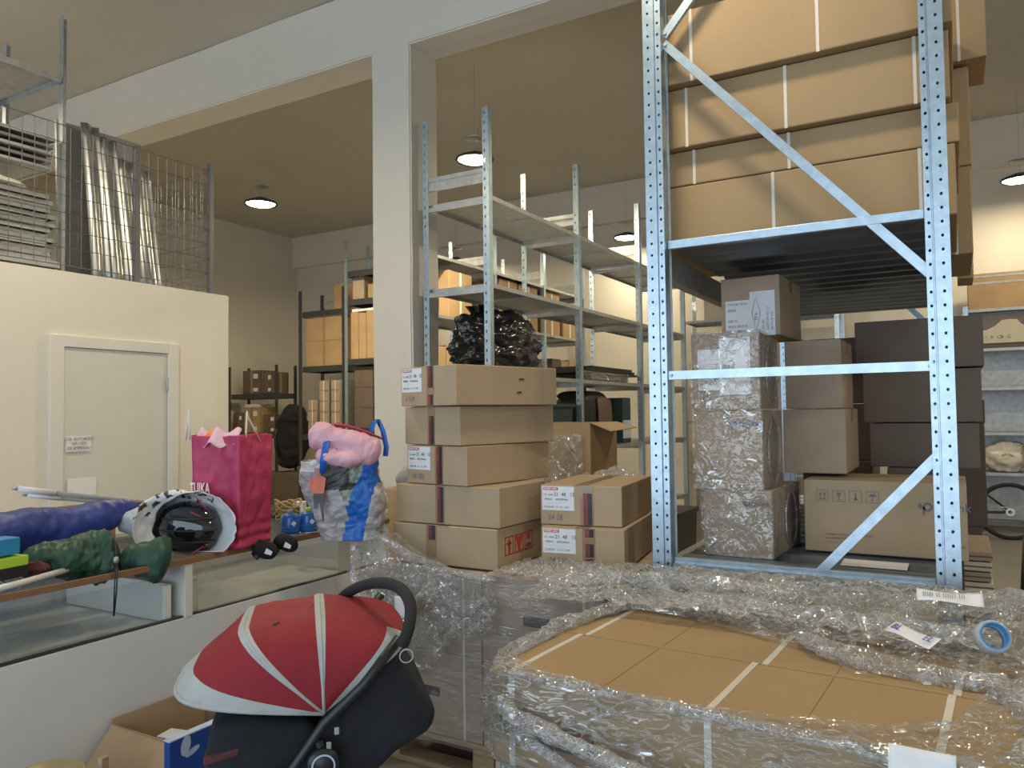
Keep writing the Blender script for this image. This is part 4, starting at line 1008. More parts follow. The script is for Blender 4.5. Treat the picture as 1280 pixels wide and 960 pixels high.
# cans, cord and small things
for i, (px, py, lab) in enumerate(((364, 670, 'blue gas canister nearer the pink bag, in front of the straw coloured cord'), (387, 667, 'blue gas canister nearer the printed carrier bag, green lid'))):
    p = at_z(px, py, CT); c_ = thing('gas_canister', lab, 'can', p + VW * .045, 0, 'blue canisters on the counter')
    MB().lathe([(.040, 0), (.042, .004), (.042, .078), (.038, .09), (.02, .098), (0, .099)], n=28).build('can_body', 'canblue', c_, smooth=True)
    MB().lathe([(.0425, .0), (.0435, .003), (.0425, .006)], n=28).build('base_rim', 'chrome', c_, smooth=True)
    MB().lathe([(.012, .097), (.014, .105), (.012, .115), (0, .116)], n=14).build('valve_cap', 'lime' if i else 'greycloth', c_, smooth=True)
    q = -VW * .0428; MB().box(-.001, .001, -.009, .009, -.009, .009, mtx=Matrix.Translation(q + IR * .012 + Vector((0, 0, .055))) @ Matrix.Rotation(YAW + PI / 2 + R(8), 4, 'Z') @ Matrix.Rotation(PI / 4, 4, 'X')).build('hazard_diamond', 'paper', c_)
    for zz in (.02, .034): MB().lathe([(.0424, zz), (.0428, zz + .002), (.0424, zz + .004)], n=28).build('label_line', 'skyblue', c_, smooth=True)
rp = thing('cord_coil', 'heap of straw coloured cord behind the blue canisters', 'cord', at_z(360, 652, CT))
for k in range(9):
    a0 = random.random() * 6; r = .045 + .02 * random.random()
    pts = [Vector((r * math.cos(a) * 1.2, r * math.sin(a) * .8, .03 + .008 * k + .02 * math.sin(a * 2 + a0))) for a in [2 * PI * j / 22 for j in range(22)]]
    MB().tube(pts, .006, 6, closed=True).build('cord_loop', 'rope', rp, smooth=True)
carton('small_box', 'small white box between the cord heap and the printed carrier bag', at_z(374, 640, CT), (.07, .05, .06), R(20), 'paper', None, tape=None, seam=False)
# printed carrier bag with pink quilt
ik = at_z(443, 677, CT); IC = ik + VW * .11
sb = thing('carrier_bag', 'large woven carrier bag printed with a running woman, blue slanted stripe', 'bag', IC, YAW)
def sack(u, v, nz=1):
    a = 2 * PI * u - PI / 2
    ca, sa = math.cos(a), math.sin(a); k = .55
    w_ = lerp(.135, .165, sstep(0, .55, v)); d_ = lerp(.085, .10, v)
    x = math.copysign(abs(ca) ** k, ca) * w_; y = math.copysign(abs(sa) ** k, sa) * d_
    z = .40 * v
    x += -.035 * v + .01 - .03 * v * v + .012 * math.sin(v * 7)
    g = nz * (.014 * fbm(Vector((x * 9, y * 9, z * 9))) + .007 * fbm(Vector((x * 28, y * 28, z * 28))))
    z += (.02 * math.sin(x * 18 + 1) + .035 * (x / .15)) * v
    return Vector((x + ca * g, y + sa * g, z))
sk = MB().grid(sack, 260, 150, cu=True)
for q, f_ in enumerate(sk.f):
    c_ = sack((q // 149 + .5) / 260, (q % 149 + .5) / 149, 0)
    x, z, y = c_.x, c_.z, c_.y
    k = 0
    if y < .02:
        st = .015 + .19 * z + .03 * sstep(.18, .3, z)   # slanted stripe
        if st - .03 < x < st + .06: k = 1
        elif x >= st + .06: k = 3 if z > .25 else 2
        elif z > .22 and x > -.10: k = 3
        elif z > .17 and x > -.02: k = 4
        elif z > .3: k = 0
        else: k = 2
        if k == 3 and x > .02 and x < st - .03 and z > .25: k = 4
    sk.mi[q] = k
sk.build('bag_body', ['bootybag', 'bagblue', 'photogrey', 'photodark', 'photogreen'], sb, smooth=True, solid=.0015)
def onbag(pts, mt, name):
    b = MB(); vs = []
    for x, z in pts: vs.append((x, -.116 - .004, z))
    b.add(vs, [tuple(range(len(vs)))]); return b.build(name, mt, sb, solid=.0015)
onbag([(-.135, .21), (-.085, .21), (-.075, .275), (-.115, .295), (-.14, .265)], 'coral', 'printed_top')
onbag([(-.128, .145), (-.112, .145), (-.105, .18), (-.09, .09), (-.085, .09), (-.085, .21), (-.13, .21)], 'photodark', 'printed_legs')
onbag([(-.125, .295), (-.10, .295), (-.10, .318), (-.125, .318)], 'skin', 'printed_head')
onbag([(-.15, .235), (-.137, .23), (-.13, .27), (-.145, .27)], 'coral', 'printed_arm')
def ribbon(pts, w, mt, parent, name, wd):
    pts = [Vector(p) for p in pts]; b = MB(); vs = []
    for p in pts: vs += [p - wd * w / 2, p + wd * w / 2]
    b.add(vs, [(2 * i, 2 * i + 1, 2 * i + 3, 2 * i + 2) for i in range(len(pts) - 1)])
    return b.build(name, mt, parent, smooth=True, solid=.002)
ribbon([(-.085, -.135, .30), (-.08, -.145, .36), (-.07, -.13, .42), (-.085, -.07, .455), (-.11, -.02, .44)], .03, 'bagblue', sb, 'strap_handle', Vector((1, 0, .2)).normalized())
ribbon([(.075, .02, .38), (.088, .02, .45), (.108, .01, .51), (.125, .01, .522), (.15, .0, .47), (.168, -.02, .40), (.165, -.03, .36)], .026, 'bagblue', sb, 'strap_handle', Vector((.9, -.4, 0)).normalized())
qt = thing('quilt', 'rolled pink quilt with red edge stuffed in the top of the printed carrier bag', 'quilt', IC + Vector((0, 0, .36)), YAW)
lump([(-.165, -.04, .075), (-.12, -.045, .08), (-.03, -.045, .06), (.07, -.04, .035), (.145, -.03, .015)], [.05, .075, .078, .075, .06], 2, .9, .3, 9, 80, 40, .08).build('quilt_roll', 'quilt', qt, smooth=True)
lump([(-.12, -.085, .02), (-.06, -.10, .0), (.02, -.10, -.005), (.08, -.09, -.01)], [.04, .055, .05, .03], 5, .7, .3, 9, 50, 26, .08).build('quilt_fold', 'quilt', qt, smooth=True)
ribbon([(-.06, -.03, .14), (0, -.03, .135), (.07, -.03, .112), (.15, -.03, .078)], .035, 'quiltred', qt, 'quilt_edge', Vector((.1, .9, -.4)).normalized())

# black pads hanging on the edge
for (px, py, rz, lab) in ((332, 686, .3, 'black padded guard with a white mark, nearer the pink bag, over the counter edge'), (359, 678, .1, 'black padded guard below the blue canisters, over the counter edge')):
    p = at_x(px, py, -2.565); t = thing('knee_guard', lab, 'guard', p, YAW + rz, 'pair of black guards on the counter edge')
    lump([(-.045, .0, .022), (-.02, -.01, .008), (.015, -.005, -.008), (.04, .01, -.004)], [.03, .042, .042, .03], px, .9, .12, 14, 36, 20).build('pad', 'blackfab', t, smooth=True)
    MB().add([(-.005, -.058, -.01), (.022, -.056, -.02), (.028, -.056, -.005), (.004, -.057, .012)], [(0, 1, 2, 3)]).build('printed_mark', 'paper', t, solid=.001)
    MB().tube([(-.04, .02, .0), (-.05, -.02, -.015), (-.03, -.045, -.03)], .008, 6).build('strap', 'black', t, smooth=True)
# far left small boxes and the white frame
carton('flat_box', 'black flat box at the far left under the lime green one', at_x(4, 722, -2.72) + Vector((0, 0, -.0)), (.10, .10, .045), R(8), 'black', None, tape=None, seam=False)
carton('flat_box', 'lime green flat box at the far left of the counter', at_x(4, 708, -2.72), (.105, .10, .033), R(8), 'lime', None, tape=None, seam=False)
bb = carton('flat_box', 'light blue box with a barcode on top of the lime green box', at_x(-1, 694, -2.72), (.075, .09, .055), R(8), 'skyblue', None, tape=None, seam=False)
MB().box(.0, .033, -.0468, -.0456, .005, .022).build('barcode_label', 'paper', bb); MB().box(.004, .006, -.0475, -.0469, .008, .02).box(.009, .013, -.0475, -.0469, .008, .02).box(.017, .019, -.0475, -.0469, .008, .02).box(.023, .028, -.0475, -.0469, .008, .02).build('barcode', 'ink', bb)
fr_ = thing('drying_rack', 'folded white tube frame with thin rods lying at the left end of the counter', 'frame', at_z(40, 730, CT))
o_ = fr_.location.copy(); up = Vector((0, 0, .014))
MB().tube([at_z(-40, 752, CT) - o_ + up, at_z(30, 733, CT) - o_ + up, at_z(98, 713, CT) - o_ + up], .011, 10).build('frame_tube', 'whiteplastic', fr_, smooth=True)
MB().tube([at_z(-40, 728, CT) - o_ + up, at_z(45, 712, CT) - o_ + up], .009, 10).build('frame_tube', 'whiteplastic', fr_, smooth=True)
for k in range(6):
    a = at_z(-30 + k * 19, 748 - k * 5.4, CT) - o_ + up; b = at_z(-42 + k * 17, 727 - k * 3.2, CT) - o_ + up
    MB().tube([a, b], .003, 6).build('rod', 'chrome', fr_, smooth=True)
for px, py in ((12, 725), (27, 705)):
    MB().lathe([(0, -.012), (.014, -.01), (.016, 0), (.014, .01), (0, .012)], at_z(px, py + 8, CT) - o_ + Vector((0, 0, .035)), 14, axis='y').build('knob', 'chrome', fr_, smooth=True)
whole(lump([at_z(30, 724, CT) + Vector((0, 0, .04)), at_z(44, 724, CT) + Vector((0, 0, .038)), at_z(62, 721, CT) + Vector((0, 0, .03))], [.022, .03, .02], 6, .8, .35, 25, 40, 22, .2), 'cloth_bundle', 'maroon', 'small scrunched dark red cloth lying on the white frame', 'cloth')
# grey plastic between carrier bag and carton stack
gs = at_y(502, 612, 3.85)
carton('storage_carton', 'brown carton on the floor between the printed carrier bag and the stack', (gs.x, 4.0, 0), (.34, .30, gs.z), R(-5), 'card', None)
whole(lump([Vector((gs.x - .12, 3.98, gs.z + .05)), Vector((gs.x, 3.95, gs.z + .075)), Vector((gs.x + .12, 3.97, gs.z + .05))], [.05, .08, .05], 12, .9, .3, 10, 40, 24, .1), 'cloth_bundle', 'greycloth', 'grey crumpled sheet between the printed carrier bag and the carton stack', 'cloth')

# ================================================================ ON THE FLOOR IN FRONT OF THE COUNTER
oc = thing('open_carton', 'open brown carton on the floor against the white counter front', 'box', (-2.385, 1.86, 0))
w2, d2, h2, e = .20, .20, .452, .006
bmx = MB(); bmx.box(-w2, -w2 + e, -d2, d2, 0, h2); bmx.box(w2 - e, w2, -d2, d2, 0, h2 - .03); bmx.box(-w2 + e, w2 - e, -d2, -d2 + e, 0, h2 - .02); bmx.box(-w2 + e, w2 - e, d2 - e, d2, 0, h2); bmx.box(-w2 + e, w2 - e, -d2 + e, d2 - e, 0, e)
bmx.build('carton_body', 'card', oc)
fl = MB(); fl.add([(-w2 + .01, -d2 - .002, h2 - .02), (w2 - .02, -d2 - .002, h2 - .025), (w2 - .03, -d2 - .13, h2 - .15), (-w2 + .02, -d2 - .12, h2 - .14)], [(0, 1, 2, 3)]); fl.build('flap', 'card', oc, solid=.005)
fl = MB(); fl.add([(w2 + .003, -d2 + .02, h2 - .03), (w2 + .003, d2 - .03, h2 - .03), (w2 + .03, d2 - .04, h2 - .18), (w2 + .03, -d2 + .03, h2 - .18)], [(0, 1, 2, 3)]); fl.build('flap', 'card', oc, solid=.005)
carton('foam_block', 'white block sticking up inside the open brown carton', (-2.30, 1.735, .0065), (.16, .07, .42), R(12), 'paper', None, tape=None, seam=False)
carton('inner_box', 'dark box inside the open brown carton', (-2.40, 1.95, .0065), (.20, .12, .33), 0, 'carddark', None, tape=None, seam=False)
p0 = at_x(212, 929, -2.14); p1_ = at_x(296, 893, -2.14)
bbx = thing('blue_box', 'dark blue printed box with a pale winged mark standing in front of the carton', 'box', ((-2.17), (p0.y + p1_.y) / 2, 0))
hw = (p1_.y - p0.y) / 2; zt = p0.z
MB().box(.002, .03, -hw, hw, 0, zt).build('box_body', 'boxblue', bbx, bevel=.003)
MB().box(.001, .031, -hw - .001, hw + .001, zt + .0002, zt + .004).build('box_rim', 'logopale', bbx)
wy, wz = at_x(232, 935, -2.14).y - bbx.location.y, at_x(232, 935, -2.14).z
def ell(cy, cz, ry, rz_, ang, n=20): return [(.0312, cy + ry * math.cos(a) * math.cos(ang) - rz_ * math.sin(a) * math.sin(ang), cz + ry * math.cos(a) * math.sin(ang) + rz_ * math.sin(a) * math.cos(ang)) for a in [2 * PI * i / n for i in range(n)]]
MB().add(ell(wy, wz + .008, .018, .032, R(-12)), [tuple(range(20))]).add(ell(wy + .025, wz - .018, .028, .010, R(18)), [tuple(range(20))]).build('winged_mark', 'logopale', bbx)
MB().add(ell(wy + .125, wz + .03, .03, .022, R(50)), [tuple(range(20))]).build('winged_mark', 'logopale', bbx)
gt = at_x(58, 968, -2.3)
tn_ = thing('round_tin', 'round golden tin at the bottom left, only its rim visible', 'tin', (gt.x, gt.y, 0))
MB().lathe([(.09, 0), (.095, .01), (.095, gt.z - .02), (.10, gt.z - .015), (.10, gt.z), (.094, gt.z), (.09, gt.z - .012), (0, gt.z - .014)], n=36).build('tin_body', 'gold', tn_, smooth=True)
wb = at_x(129, 946, -2.2); sl = thing('wood_batten', 'short upright wooden batten beside the open carton flap', 'wood', (wb.x, wb.y, 0))
MB().box(-.011, .011, -.011, .011, 0, wb.z).build('batten', 'wood', sl, bevel=.001)

# ================================================================ STROLLER
SF = 1.87
NP = CAM + ray(405, 893) * SF
VV = (ray(385, 500)); VV.z = 0; VV.normalize(); HH = Vector((-VV.y, VV.x, 0))
SO = NP + VV * .25; SO.z = 0
st_ = thing('stroller', 'red and grey hooded black baby stroller in front of the counter', 'stroller', SO, math.atan2(HH.y, HH.x))
_inv = Matrix.Rotation(-math.atan2(HH.y, HH.x), 3, 'Z')
def sp(px, py, fw): return _inv @ (CAM + ray(px, py) * fw - SO)
ZP = NP.z
PHI = [7, 43, 88, 145]; LEN = [.365, .272, .208, .262]
def hood_len(ph):
    for i in range(3):
        if ph <= PHI[i + 1]:
            t = (ph - PHI[i]) / (PHI[i + 1] - PHI[i])
            return lerp(LEN[i], LEN[i + 1], t) - .020 * math.sin(PI * t)
    return LEN[3]
def hood(u, v):
    ph = lerp(PHI[0], PHI[-1], u); s = lerp(-1, 1, v); a = s * PI / 2
    y = math.copysign(abs(math.sin(a)) ** .55, s) * .245; r = hood_len(ph) * max(0, math.cos(a)) ** lerp(.55, .17, sstep(88, 145, ph))
    r += .004 * fbm(Vector((ph * .06, s * 4, 2))) * max(0, math.cos(a))
    return Vector((r * math.cos(R(ph)), y, ZP + r * math.sin(R(ph)) ))
hd = MB().grid(hood, 97, 64)
for q in range(len(hd.f)):
    i, j = q // 63, q % 63; ph = lerp(PHI[0], PHI[-1], (i + .5) / 96); s = lerp(-1, 1, (j + .5) / 63)
    ns = 1 - abs(s)  # 0 at the pivots
    g = ph < PHI[0] + 9 or abs(ph - 43) < 3.4 or abs(ph - 88) < 3.4 or (ph > 133 and s > .28)
    hd.mi[q] = 1 if g else 0
hdo = hd.build('canopy', ['redfab', 'greyfab'], st_, smooth=True, solid=.004)
for ph in (PHI[0], 43, 88):
    pts = [hood((ph - PHI[0]) / (PHI[-1] - PHI[0]), j / 40) for j in range(41)]
    MB().tube(pts, .0055 if ph == PHI[0] else .0045, 7).build('piping', 'greyfab', hdo, smooth=True)
MB().tube([hood(.56, .50), hood(.50, .57), hood(.43, .64)], .003, 5).build('zip', 'black', hdo, smooth=True)
MB().tube([hood(.365, .60), hood(.385, .58)], .006, 6).build('zip_pull', 'black', hdo, smooth=True)
# foam handle
hp = [(503, 806, 1.90), (511, 784, 1.90), (513, 757, 1.94), (503, 738, 2.0), (484, 729, 2.08), (460, 730, 2.17), (438, 739, 2.26), (424, 752, 2.33), (418, 775, 2.36)]
def smooth_path(pts, n=6):
    out = []
    P_ = [pts[0]] + pts + [pts[-1]]
    for i in range(1, len(P_) - 2):
        for k in range(n):
            t = k / n; a, b, c, d = P_[i - 1], P_[i], P_[i + 1], P_[i + 2]
            out.append(.5 * ((2 * b) + (c - a) * t + (2 * a - 5 * b + 4 * c - d) * t * t + (3 * b - a - 3 * c + d) * t ** 3))
    return out + [pts[-1]]
MB().tube(smooth_path([sp(*q) for q in hp]), .0155, 12).build('handlebar', 'foam', st_, smooth=True)
# side panels and seat: soft black fabric
def fabric_prism(poly, y0, y1, name, mt='blackfab', bev=.03):
    return MB().prism(poly, y0, y1, 'y').build(name, mt, st_, smooth=True, bevel=bev, segs=4)
def lp(px, py, fw=SF): q = sp(px, py, fw); return (q.x, q.z)
fabric_prism([lp(408, 912), lp(496, 812), lp(506, 838), lp(536, 884), lp(557, 910), lp(549, 936), lp(500, 960), lp(440, 1010), lp(380, 1060), lp(330, 1010)], -.20, .215, 'backrest')
fabric_prism([lp(262, 905), lp(300, 897), lp(396, 912), lp(400, 1010), lp(330, 1050), lp(250, 1010)], -.205, .205, 'seat')
MB().prism([lp(256, 940), lp(300, 932), lp(300, 942), lp(256, 952)], -.206, .208, 'y').build('seat_piping', 'maroon', st_, bevel=.006)
# frame
for sy in (1, -1):
    y = .245 * sy
    z2 = lambda px, py: Vector((lp(px, py)[0], y, lp(px, py)[1]))
    MB().tube([z2(503, 806), z2(455, 862), z2(405, 905), z2(345, 985), z2(250, 1110), z2(205, 1180)], .013, 10).build('frame_tube', 'black', st_, smooth=True)
    MB().tube([z2(398, 925), z2(450, 1060), z2(478, 1200)], .012, 10).build('rear_leg', 'black', st_, smooth=True)
    q = z2(404, 952); MB().lathe([(0, -.012), (.038, -.012), (.04, 0), (.036, .012), (0, .014)], q + Vector((0, .012 * sy, 0)), 26, axis='y').build('hinge_hub', 'black', st_, smooth=True)
    if sy > 0: MB().lathe([(.024, .0265), (.028, .0265), (.028, .028), (.024, .028), (.024, .0265)], Vector((q.x, q.y, q.z)), 26, axis='y').build('hub_mark', 'logopale', st_)
    for bxp in ((421, 913), (411, 930)):
        b_ = z2(*bxp); MB().box(b_.x - .006, b_.x + .006, y + .014 * sy - .003, y + .014 * sy + .003, b_.z - .009, b_.z + .009).build('buckle', 'galvdull', st_, bevel=.002)
    wx = z2(478, 1200); c_ = Vector((wx.x, y + .03 * sy, .13))
    wo = MB().lathe([(.085, -.016), (.118, -.02), (.13, -.01), (.13, .01), (.118, .02), (.085, .016), (.085, -.016)], c_, 32, axis='y').build('rear_wheel', 'rubber', st_, smooth=True)
    MB().lathe([(0, -.012), (.03, -.014), (.084, -.008), (.084, .008), (.03, .014), (0, .012)], c_, 24, axis='y').build('wheel_disc', 'galvdull', wo, smooth=True)
    f_ = z2(205, 1180); c_ = Vector((f_.x + .02, y * .8, .10))
    wo = MB().lathe([(.06, -.014), (.09, -.018), (.10, -.009), (.10, .009), (.09, .018), (.06, .014), (.06, -.014)], c_, 28, axis='y').build('front_wheel', 'rubber', st_, smooth=True)
    MB().tube([f_, c_], .011, 8).build('wheel_fork', 'black', st_, smooth=True)
ring = [sp(508, 820, 1.86) + Vector((.016 * math.cos(a), 0, .016 * math.sin(a))) for a in [2 * PI * j / 18 for j in range(18)]]
MB().tube(ring, .0015, 5, closed=True).build('wrist_ring', 'greyfab', st_, smooth=True)
# ================================================================ SHELVING AND STOCK IN THE BACK OF THE HALL
DK = 'darksteel'
M['post_far'] = holes('slotted shelf post', 'galv', [0.02], 0.075, 0.006, 0.014, 0.02)
def post(x, y, zt, parent, w=.055, d=.055, mirror=False, mt='post_far', name='post'):
    t = .004
    pts = [(0, 0), (w, 0), (w, t), (t, t), (t, d), (0, d)]
    if mirror: pts = [(w - a, b) for a, b in pts][::-1]
    o = MB().prism(pts, 0, zt).build(name, mt, parent)
    o.location = (x, y, 0); return o
def board(x0, x1, y0, y1, z, parent, mt='galvdull', lip=.035):
    b = MB(); b.box(x0, x1, y0, y1, z - .004, z); b.box(x0, x0 + .004, y0, y1, z - lip, z - .004); b.box(x1 - .004, x1, y0, y1, z - lip, z - .004)
    b.box(x0 + .004, x1 - .004, y0, y0 + .004, z - lip, z - .004); b.box(x0 + .004, x1 - .004, y1 - .004, y1, z - lip, z - .004)
    ym = (y0 + y1) / 2; b.box(x0 + .004, x1 - .004, ym - .03, ym + .03, z - .02, z - .004)
    return b.build('shelf_board', mt, parent)
def run_y(name, label, x0, x1, ys, zt, levels, mt='galvdull', pm='post_far', beams=True):
    """shelving that runs away from the camera (posts in pairs at each y)"""
    t = thing(name, label, 'shelving')
    for y in ys:
        post(x0, y, zt, t, mt=pm); post(x1 - .055, y, zt, t, mirror=True, mt=pm)
        if beams:
            for z, h in ((levels[0] + .10, .11),):
                b = MB()
                for q in range(3): b.box(x0 + .045, x1 - .045, y + .006 + .006 * (q % 2), y + .03, z + h / 3 * q, z + h / 3 * (q + 1))
                b.build('end_beam', mt, t)
        for z in levels: MB().box(x0 + .045, x1 - .045, y + .004, y + .03, z - .075, z - .037).build('end_rail', mt, t)
    for ya, yb in zip(ys, ys[1:]):
        for z in levels: board(x0 + .012, x1 - .012, ya + .052, yb - .002, z, t, mt)
    return t
def run_x(name, label, y0, y1, xs, zt, levels, mt='galvdull', pm='post_far', back=False, lab=None):
    t = thing(name, label, 'shelving')
    hw = .075 if pm == DK else .055; lp_ = .09 if mt == DK else .035
    for x in xs:
        post(x, y0, zt, t, w=hw, mt=pm); post(x, y1 - .055, zt, t, w=hw, mt=pm)
    for xa, xb in zip(xs, xs[1:]):
        for z in levels: board(xa + hw + .001, xb - .001, y0 + .01, y1 - .01, z, t, mt, lp_)
        if back: MB().box(xa + .046, xb, y1 - .008, y1 - .004, .1, levels[1]).build('back_panel', mt, t)
    return t
XA, XB = -3.74, -3.105
run_y('storage_shelving', 'tall galvanised shelving run starting right of the white column', XA, XB, [5.08, 6.74, 8.40, 10.06], 3.91, [3.22, 2.52, 1.815, 1.15, .40])
run_y('storage_shelving', 'second galvanised shelving run standing behind the first, holding rows of cartons', -5.7, -5.0, [6.95, 8.3, 9.65, 11.0], 3.75, [3.30, 2.62, 2.02, 1.40, .70])
# black bin bag
bnb = thing('bin_bag', 'big black bin bag stuffed on the shelf behind the white column', 'bag', (-3.43, 5.72, 1.817))
def binbag(u, v):
    th_, ph = PI * u, 2 * PI * v
    x, y, z = math.sin(th_) * math.cos(ph), math.sin(th_) * math.sin(ph), -math.cos(th_)
    p = Vector((x, y, z)); g = 1 + .3 * fbm(p * 1.6 + Vector((3, 0, 0))) + .16 * (.5 - abs(fbm(p * 3.2))) + .03 * fbm(p * 9)
    q = Vector((x * .28 * g, y * .56 * g, .25 + z * .27 * g)); q.z = max(q.z, .002); return q
MB().grid(binbag, 70, 90, cv=True).build('bag_body', 'binbag', bnb, smooth=True)
def knot(u, v):
    a = 2 * PI * v; r = (.05 + .07 * u ** 2) * (1 + .25 * math.sin(a * 5)) ; return Vector((-.10 + r * .9 * math.cos(a), -.12 + r * .9 * math.sin(a), .45 + .15 * u))
MB().grid(knot, 12, 40, cv=True).build('bag_neck', 'binbag', bnb, smooth=True)
# goods in the second bay of the first run
fb = thing('flat_sheets', 'black flat panels lying on the shelf above the dark suitcase', 'panel', (-3.42, 7.60, 1.817))
for k in range(3): MB().box(-.29 + .03 * k, .29, -.78 + .12 * k, .72 - .08 * k, .026 * k + .07, .026 * k + .094).build('panel', 'black', fb, bevel=.003)
MB().box(-.26, .26, -.5, .5, 0, .068).build('packing_base', 'carddark', fb, bevel=.004)
MB().grid(lambda u, v: Vector((-.0 + .31 + .02 * fbm(Vector((u * 9, v * 5, 2))), lerp(-.8, .4, u), lerp(.005, .085, v))), 60, 10).build('plastic_wrapping', 'film', fb, smooth=True)
sc_ = thing('suitcase', 'dark rounded suitcase with grey front on the shelf behind the open carton', 'suitcase', (-3.41, 7.40, 1.152))
def suitcase(u, v):
    th_, ph = PI * u, 2 * PI * v
    e = .45
    def pw(c): return math.copysign(abs(c) ** e, c)
    return Vector((pw(math.sin(th_)) * pw(math.cos(ph)) * .20, pw(math.sin(th_)) * pw(math.sin(ph)) * .36, .30 + pw(-math.cos(th_)) * .27))
MB().grid(suitcase, 40, 56, cv=True).build('case_shell', 'black', sc_, smooth=True)
MB().grid(lambda u, v: Vector((.205 + .014 * math.sin(PI * v), lerp(-.06, .30, u), lerp(.12, .50, v) - .1 * (u - .4) ** 2)), 14, 14).build('front_pocket', 'carddark', sc_, smooth=True, solid=.01)
MB().tube([(.0, -.1, .57), (.0, -.1, .60), (0, .1, .60), (0, .1, .57)], .012, 8).build('carry_handle', 'black', sc_, smooth=True)
for y in (-.28, .28):
    for x in (-.12, .12): MB().lathe([(0, -.012), (.028, -.012), (.03, 0), (.028, .012), (0, .012)], (x, y, .03), 14, axis='y').build('castor', 'rubber', sc_, smooth=True)
tb = thing('plastic_crate', 'dark teal plastic crate on the shelf left of the suitcase', 'crate', (-3.42, 6.38, 1.152))
b_ = MB(); b_.prism([(-.25, 0), (.25, 0), (.28, .42), (-.28, .42)], -.25, .25, 'y'); b_.build('crate_body', 'teal', tb, bevel=.012)
MB().box(-.295, .295, -.27, .27, .39, .425).build('crate_rim', 'teal', tb, bevel=.008)
bxd = carton('tote_box', 'dark blue box with pale front right of the suitcase on the shelf', (-3.38, 8.10, 1.152), (.40, .24, .50), 0, 'teal', None, tape=None, seam=False)
MB().box(.2006, .2016, -.12, .12, .05, .25).build('printed_label', 'logopale', bxd)
# row cartons helper: each its own thing
def far_box(label, x, y, z, w, d, h, mt='cardfar', group=None, tape=True, rz=0):
    t = carton('stock_carton', label, (x, y, z + .001), (w, d, h), rz, mt, group, tape='tapebrown' if tape else None, seam=False, tape_axis='y' if w > d else 'x', tape_drop=h * .98)
    return t
# tall cartons on the middle level of the second run
for k, (y, h, w, lab) in enumerate(((7.6, .55, .5, 'tall brown taped carton nearest on the shelf behind the first run of posts'), (8.75, .62, .45, 'tall brown carton with a yellow patch, second on the shelf behind the first run'),
      (9.3, .62, .5, 'brown carton third along the middle shelf of the rear run'), (10.0, .62, .5, 'brown carton fourth along the middle shelf of the rear run'), (10.6, .45, .45, 'brown carton furthest along the middle shelf of the rear run'))):
    t = far_box(lab, -5.33, y, 2.622, .55, w, h)
    MB().box(.2755, .2765, -.02, .02, .0, h).build('printed_tape', 'paper', t)
    if k == 1: MB().box(.2755, .2765, .03, .2, h - .2, h - .03).build('pale_patch', 'lime' if False else 'rope', t)
# rows of small brown cartons on the lower levels of the second run
n = 0
WORDS = ['first', 'second', 'third', 'fourth', 'fifth', 'sixth', 'seventh', 'eighth', 'ninth', 'tenth', 'eleventh', 'twelfth']
for z, hh, nm in ((2.022, .26, 'upper row of small cartons on the rear shelving run'), (1.402, .30, 'middle row of small cartons on the rear shelving run'), (.702, .34, 'low row of small cartons on the rear shelving run')):
    y = 7.05; k = 0
    while y < 10.9 and k < 12:
        d = random.uniform(.26, .42); h = hh * random.uniform(.75, 1.15)
        if not any(abs((y + d / 2) - q) < d / 2 + .06 for q in (8.32, 9.67)):
            far_box(WORDS[k] + ' carton along the ' + nm, -5.35, y + d / 2, z, .42, d - .015, h, ['cardfar', 'card', 'carddark', 'cardgrey'][random.randrange(4)], nm); k += 1
        y += d + .01
# shelving along the back wall, seen between the posts
run_x('wall_shelving', 'low galvanised shelving along the back wall, seen between the shelf posts', 10.55, 11.15, [-3.3, -2.3, -1.3], 3.2, [2.75, 2.05, 1.35, .65])
for lab, x, z, w, h, mt in (('cream carton on the back wall shelving at the lower level beside the rack post', -2.98, 1.352, .40, .55, 'cardwhite'), ('pale carton beside the cream one on the back wall shelving', -2.5, 1.352, .36, .36, 'cardfar'),
    ('cream carton on the upper level of the back wall shelving', -2.9, 2.052, .55, .42, 'cardwhite'), ('brown carton on the upper level of the back wall shelving', -2.0, 2.052, .5, .38, 'cardfar'), ('cream carton on the top level of the back wall shelving', -2.7, 2.752, .6, .36, 'cardwhite'),
    ('white carton low on the back wall shelving', -2.0, 1.352, .55, .5, 'cardwhite'), ('brown carton at the bottom of the back wall shelving', -2.8, .652, .6, .5, 'cardfar'), ('white carton at the bottom right of the back wall shelving', -1.8, .652, .55, .5, 'cardwhite')):
    far_box(lab, x, 10.85, z, w, .42, h, mt)
# cartons on the floor between the runs, with film
op = at_y(718, 560, 5.0)
carton('storage_carton', 'brown carton under the open topped carton behind the leaning stack', (op.x, 5.1, 0), (.46, .42, .62), R(-8), 'cardfar', None)
ot = thing('open_carton', 'open topped carton with raised flap and plastic inside, behind the leaning stack', 'box', (op.x, 5.1, .625), R(-8))
b_ = MB(); e = .006; w2, d2, h2 = .20, .18, .80
b_.box(-w2, -w2 + e, -d2, d2, 0, h2); b_.box(w2 - e, w2, -d2, d2, 0, h2); b_.box(-w2 + e, w2 - e, -d2, -d2 + e, 0, h2); b_.box(-w2 + e, w2 - e, d2 - e, d2, 0, h2); b_.box(-w2 + e, w2 - e, -d2 + e, d2 - e, 0, e)
b_.build('carton_body', 'cardfar', ot)
MB().add([(w2, -d2, h2), (w2, d2, h2), (w2 + .17, d2, h2 - .04), (w2 + .17, -d2, h2 - .06)], [(0, 1, 2, 3)]).build('flap', 'card', ot, solid=.005)
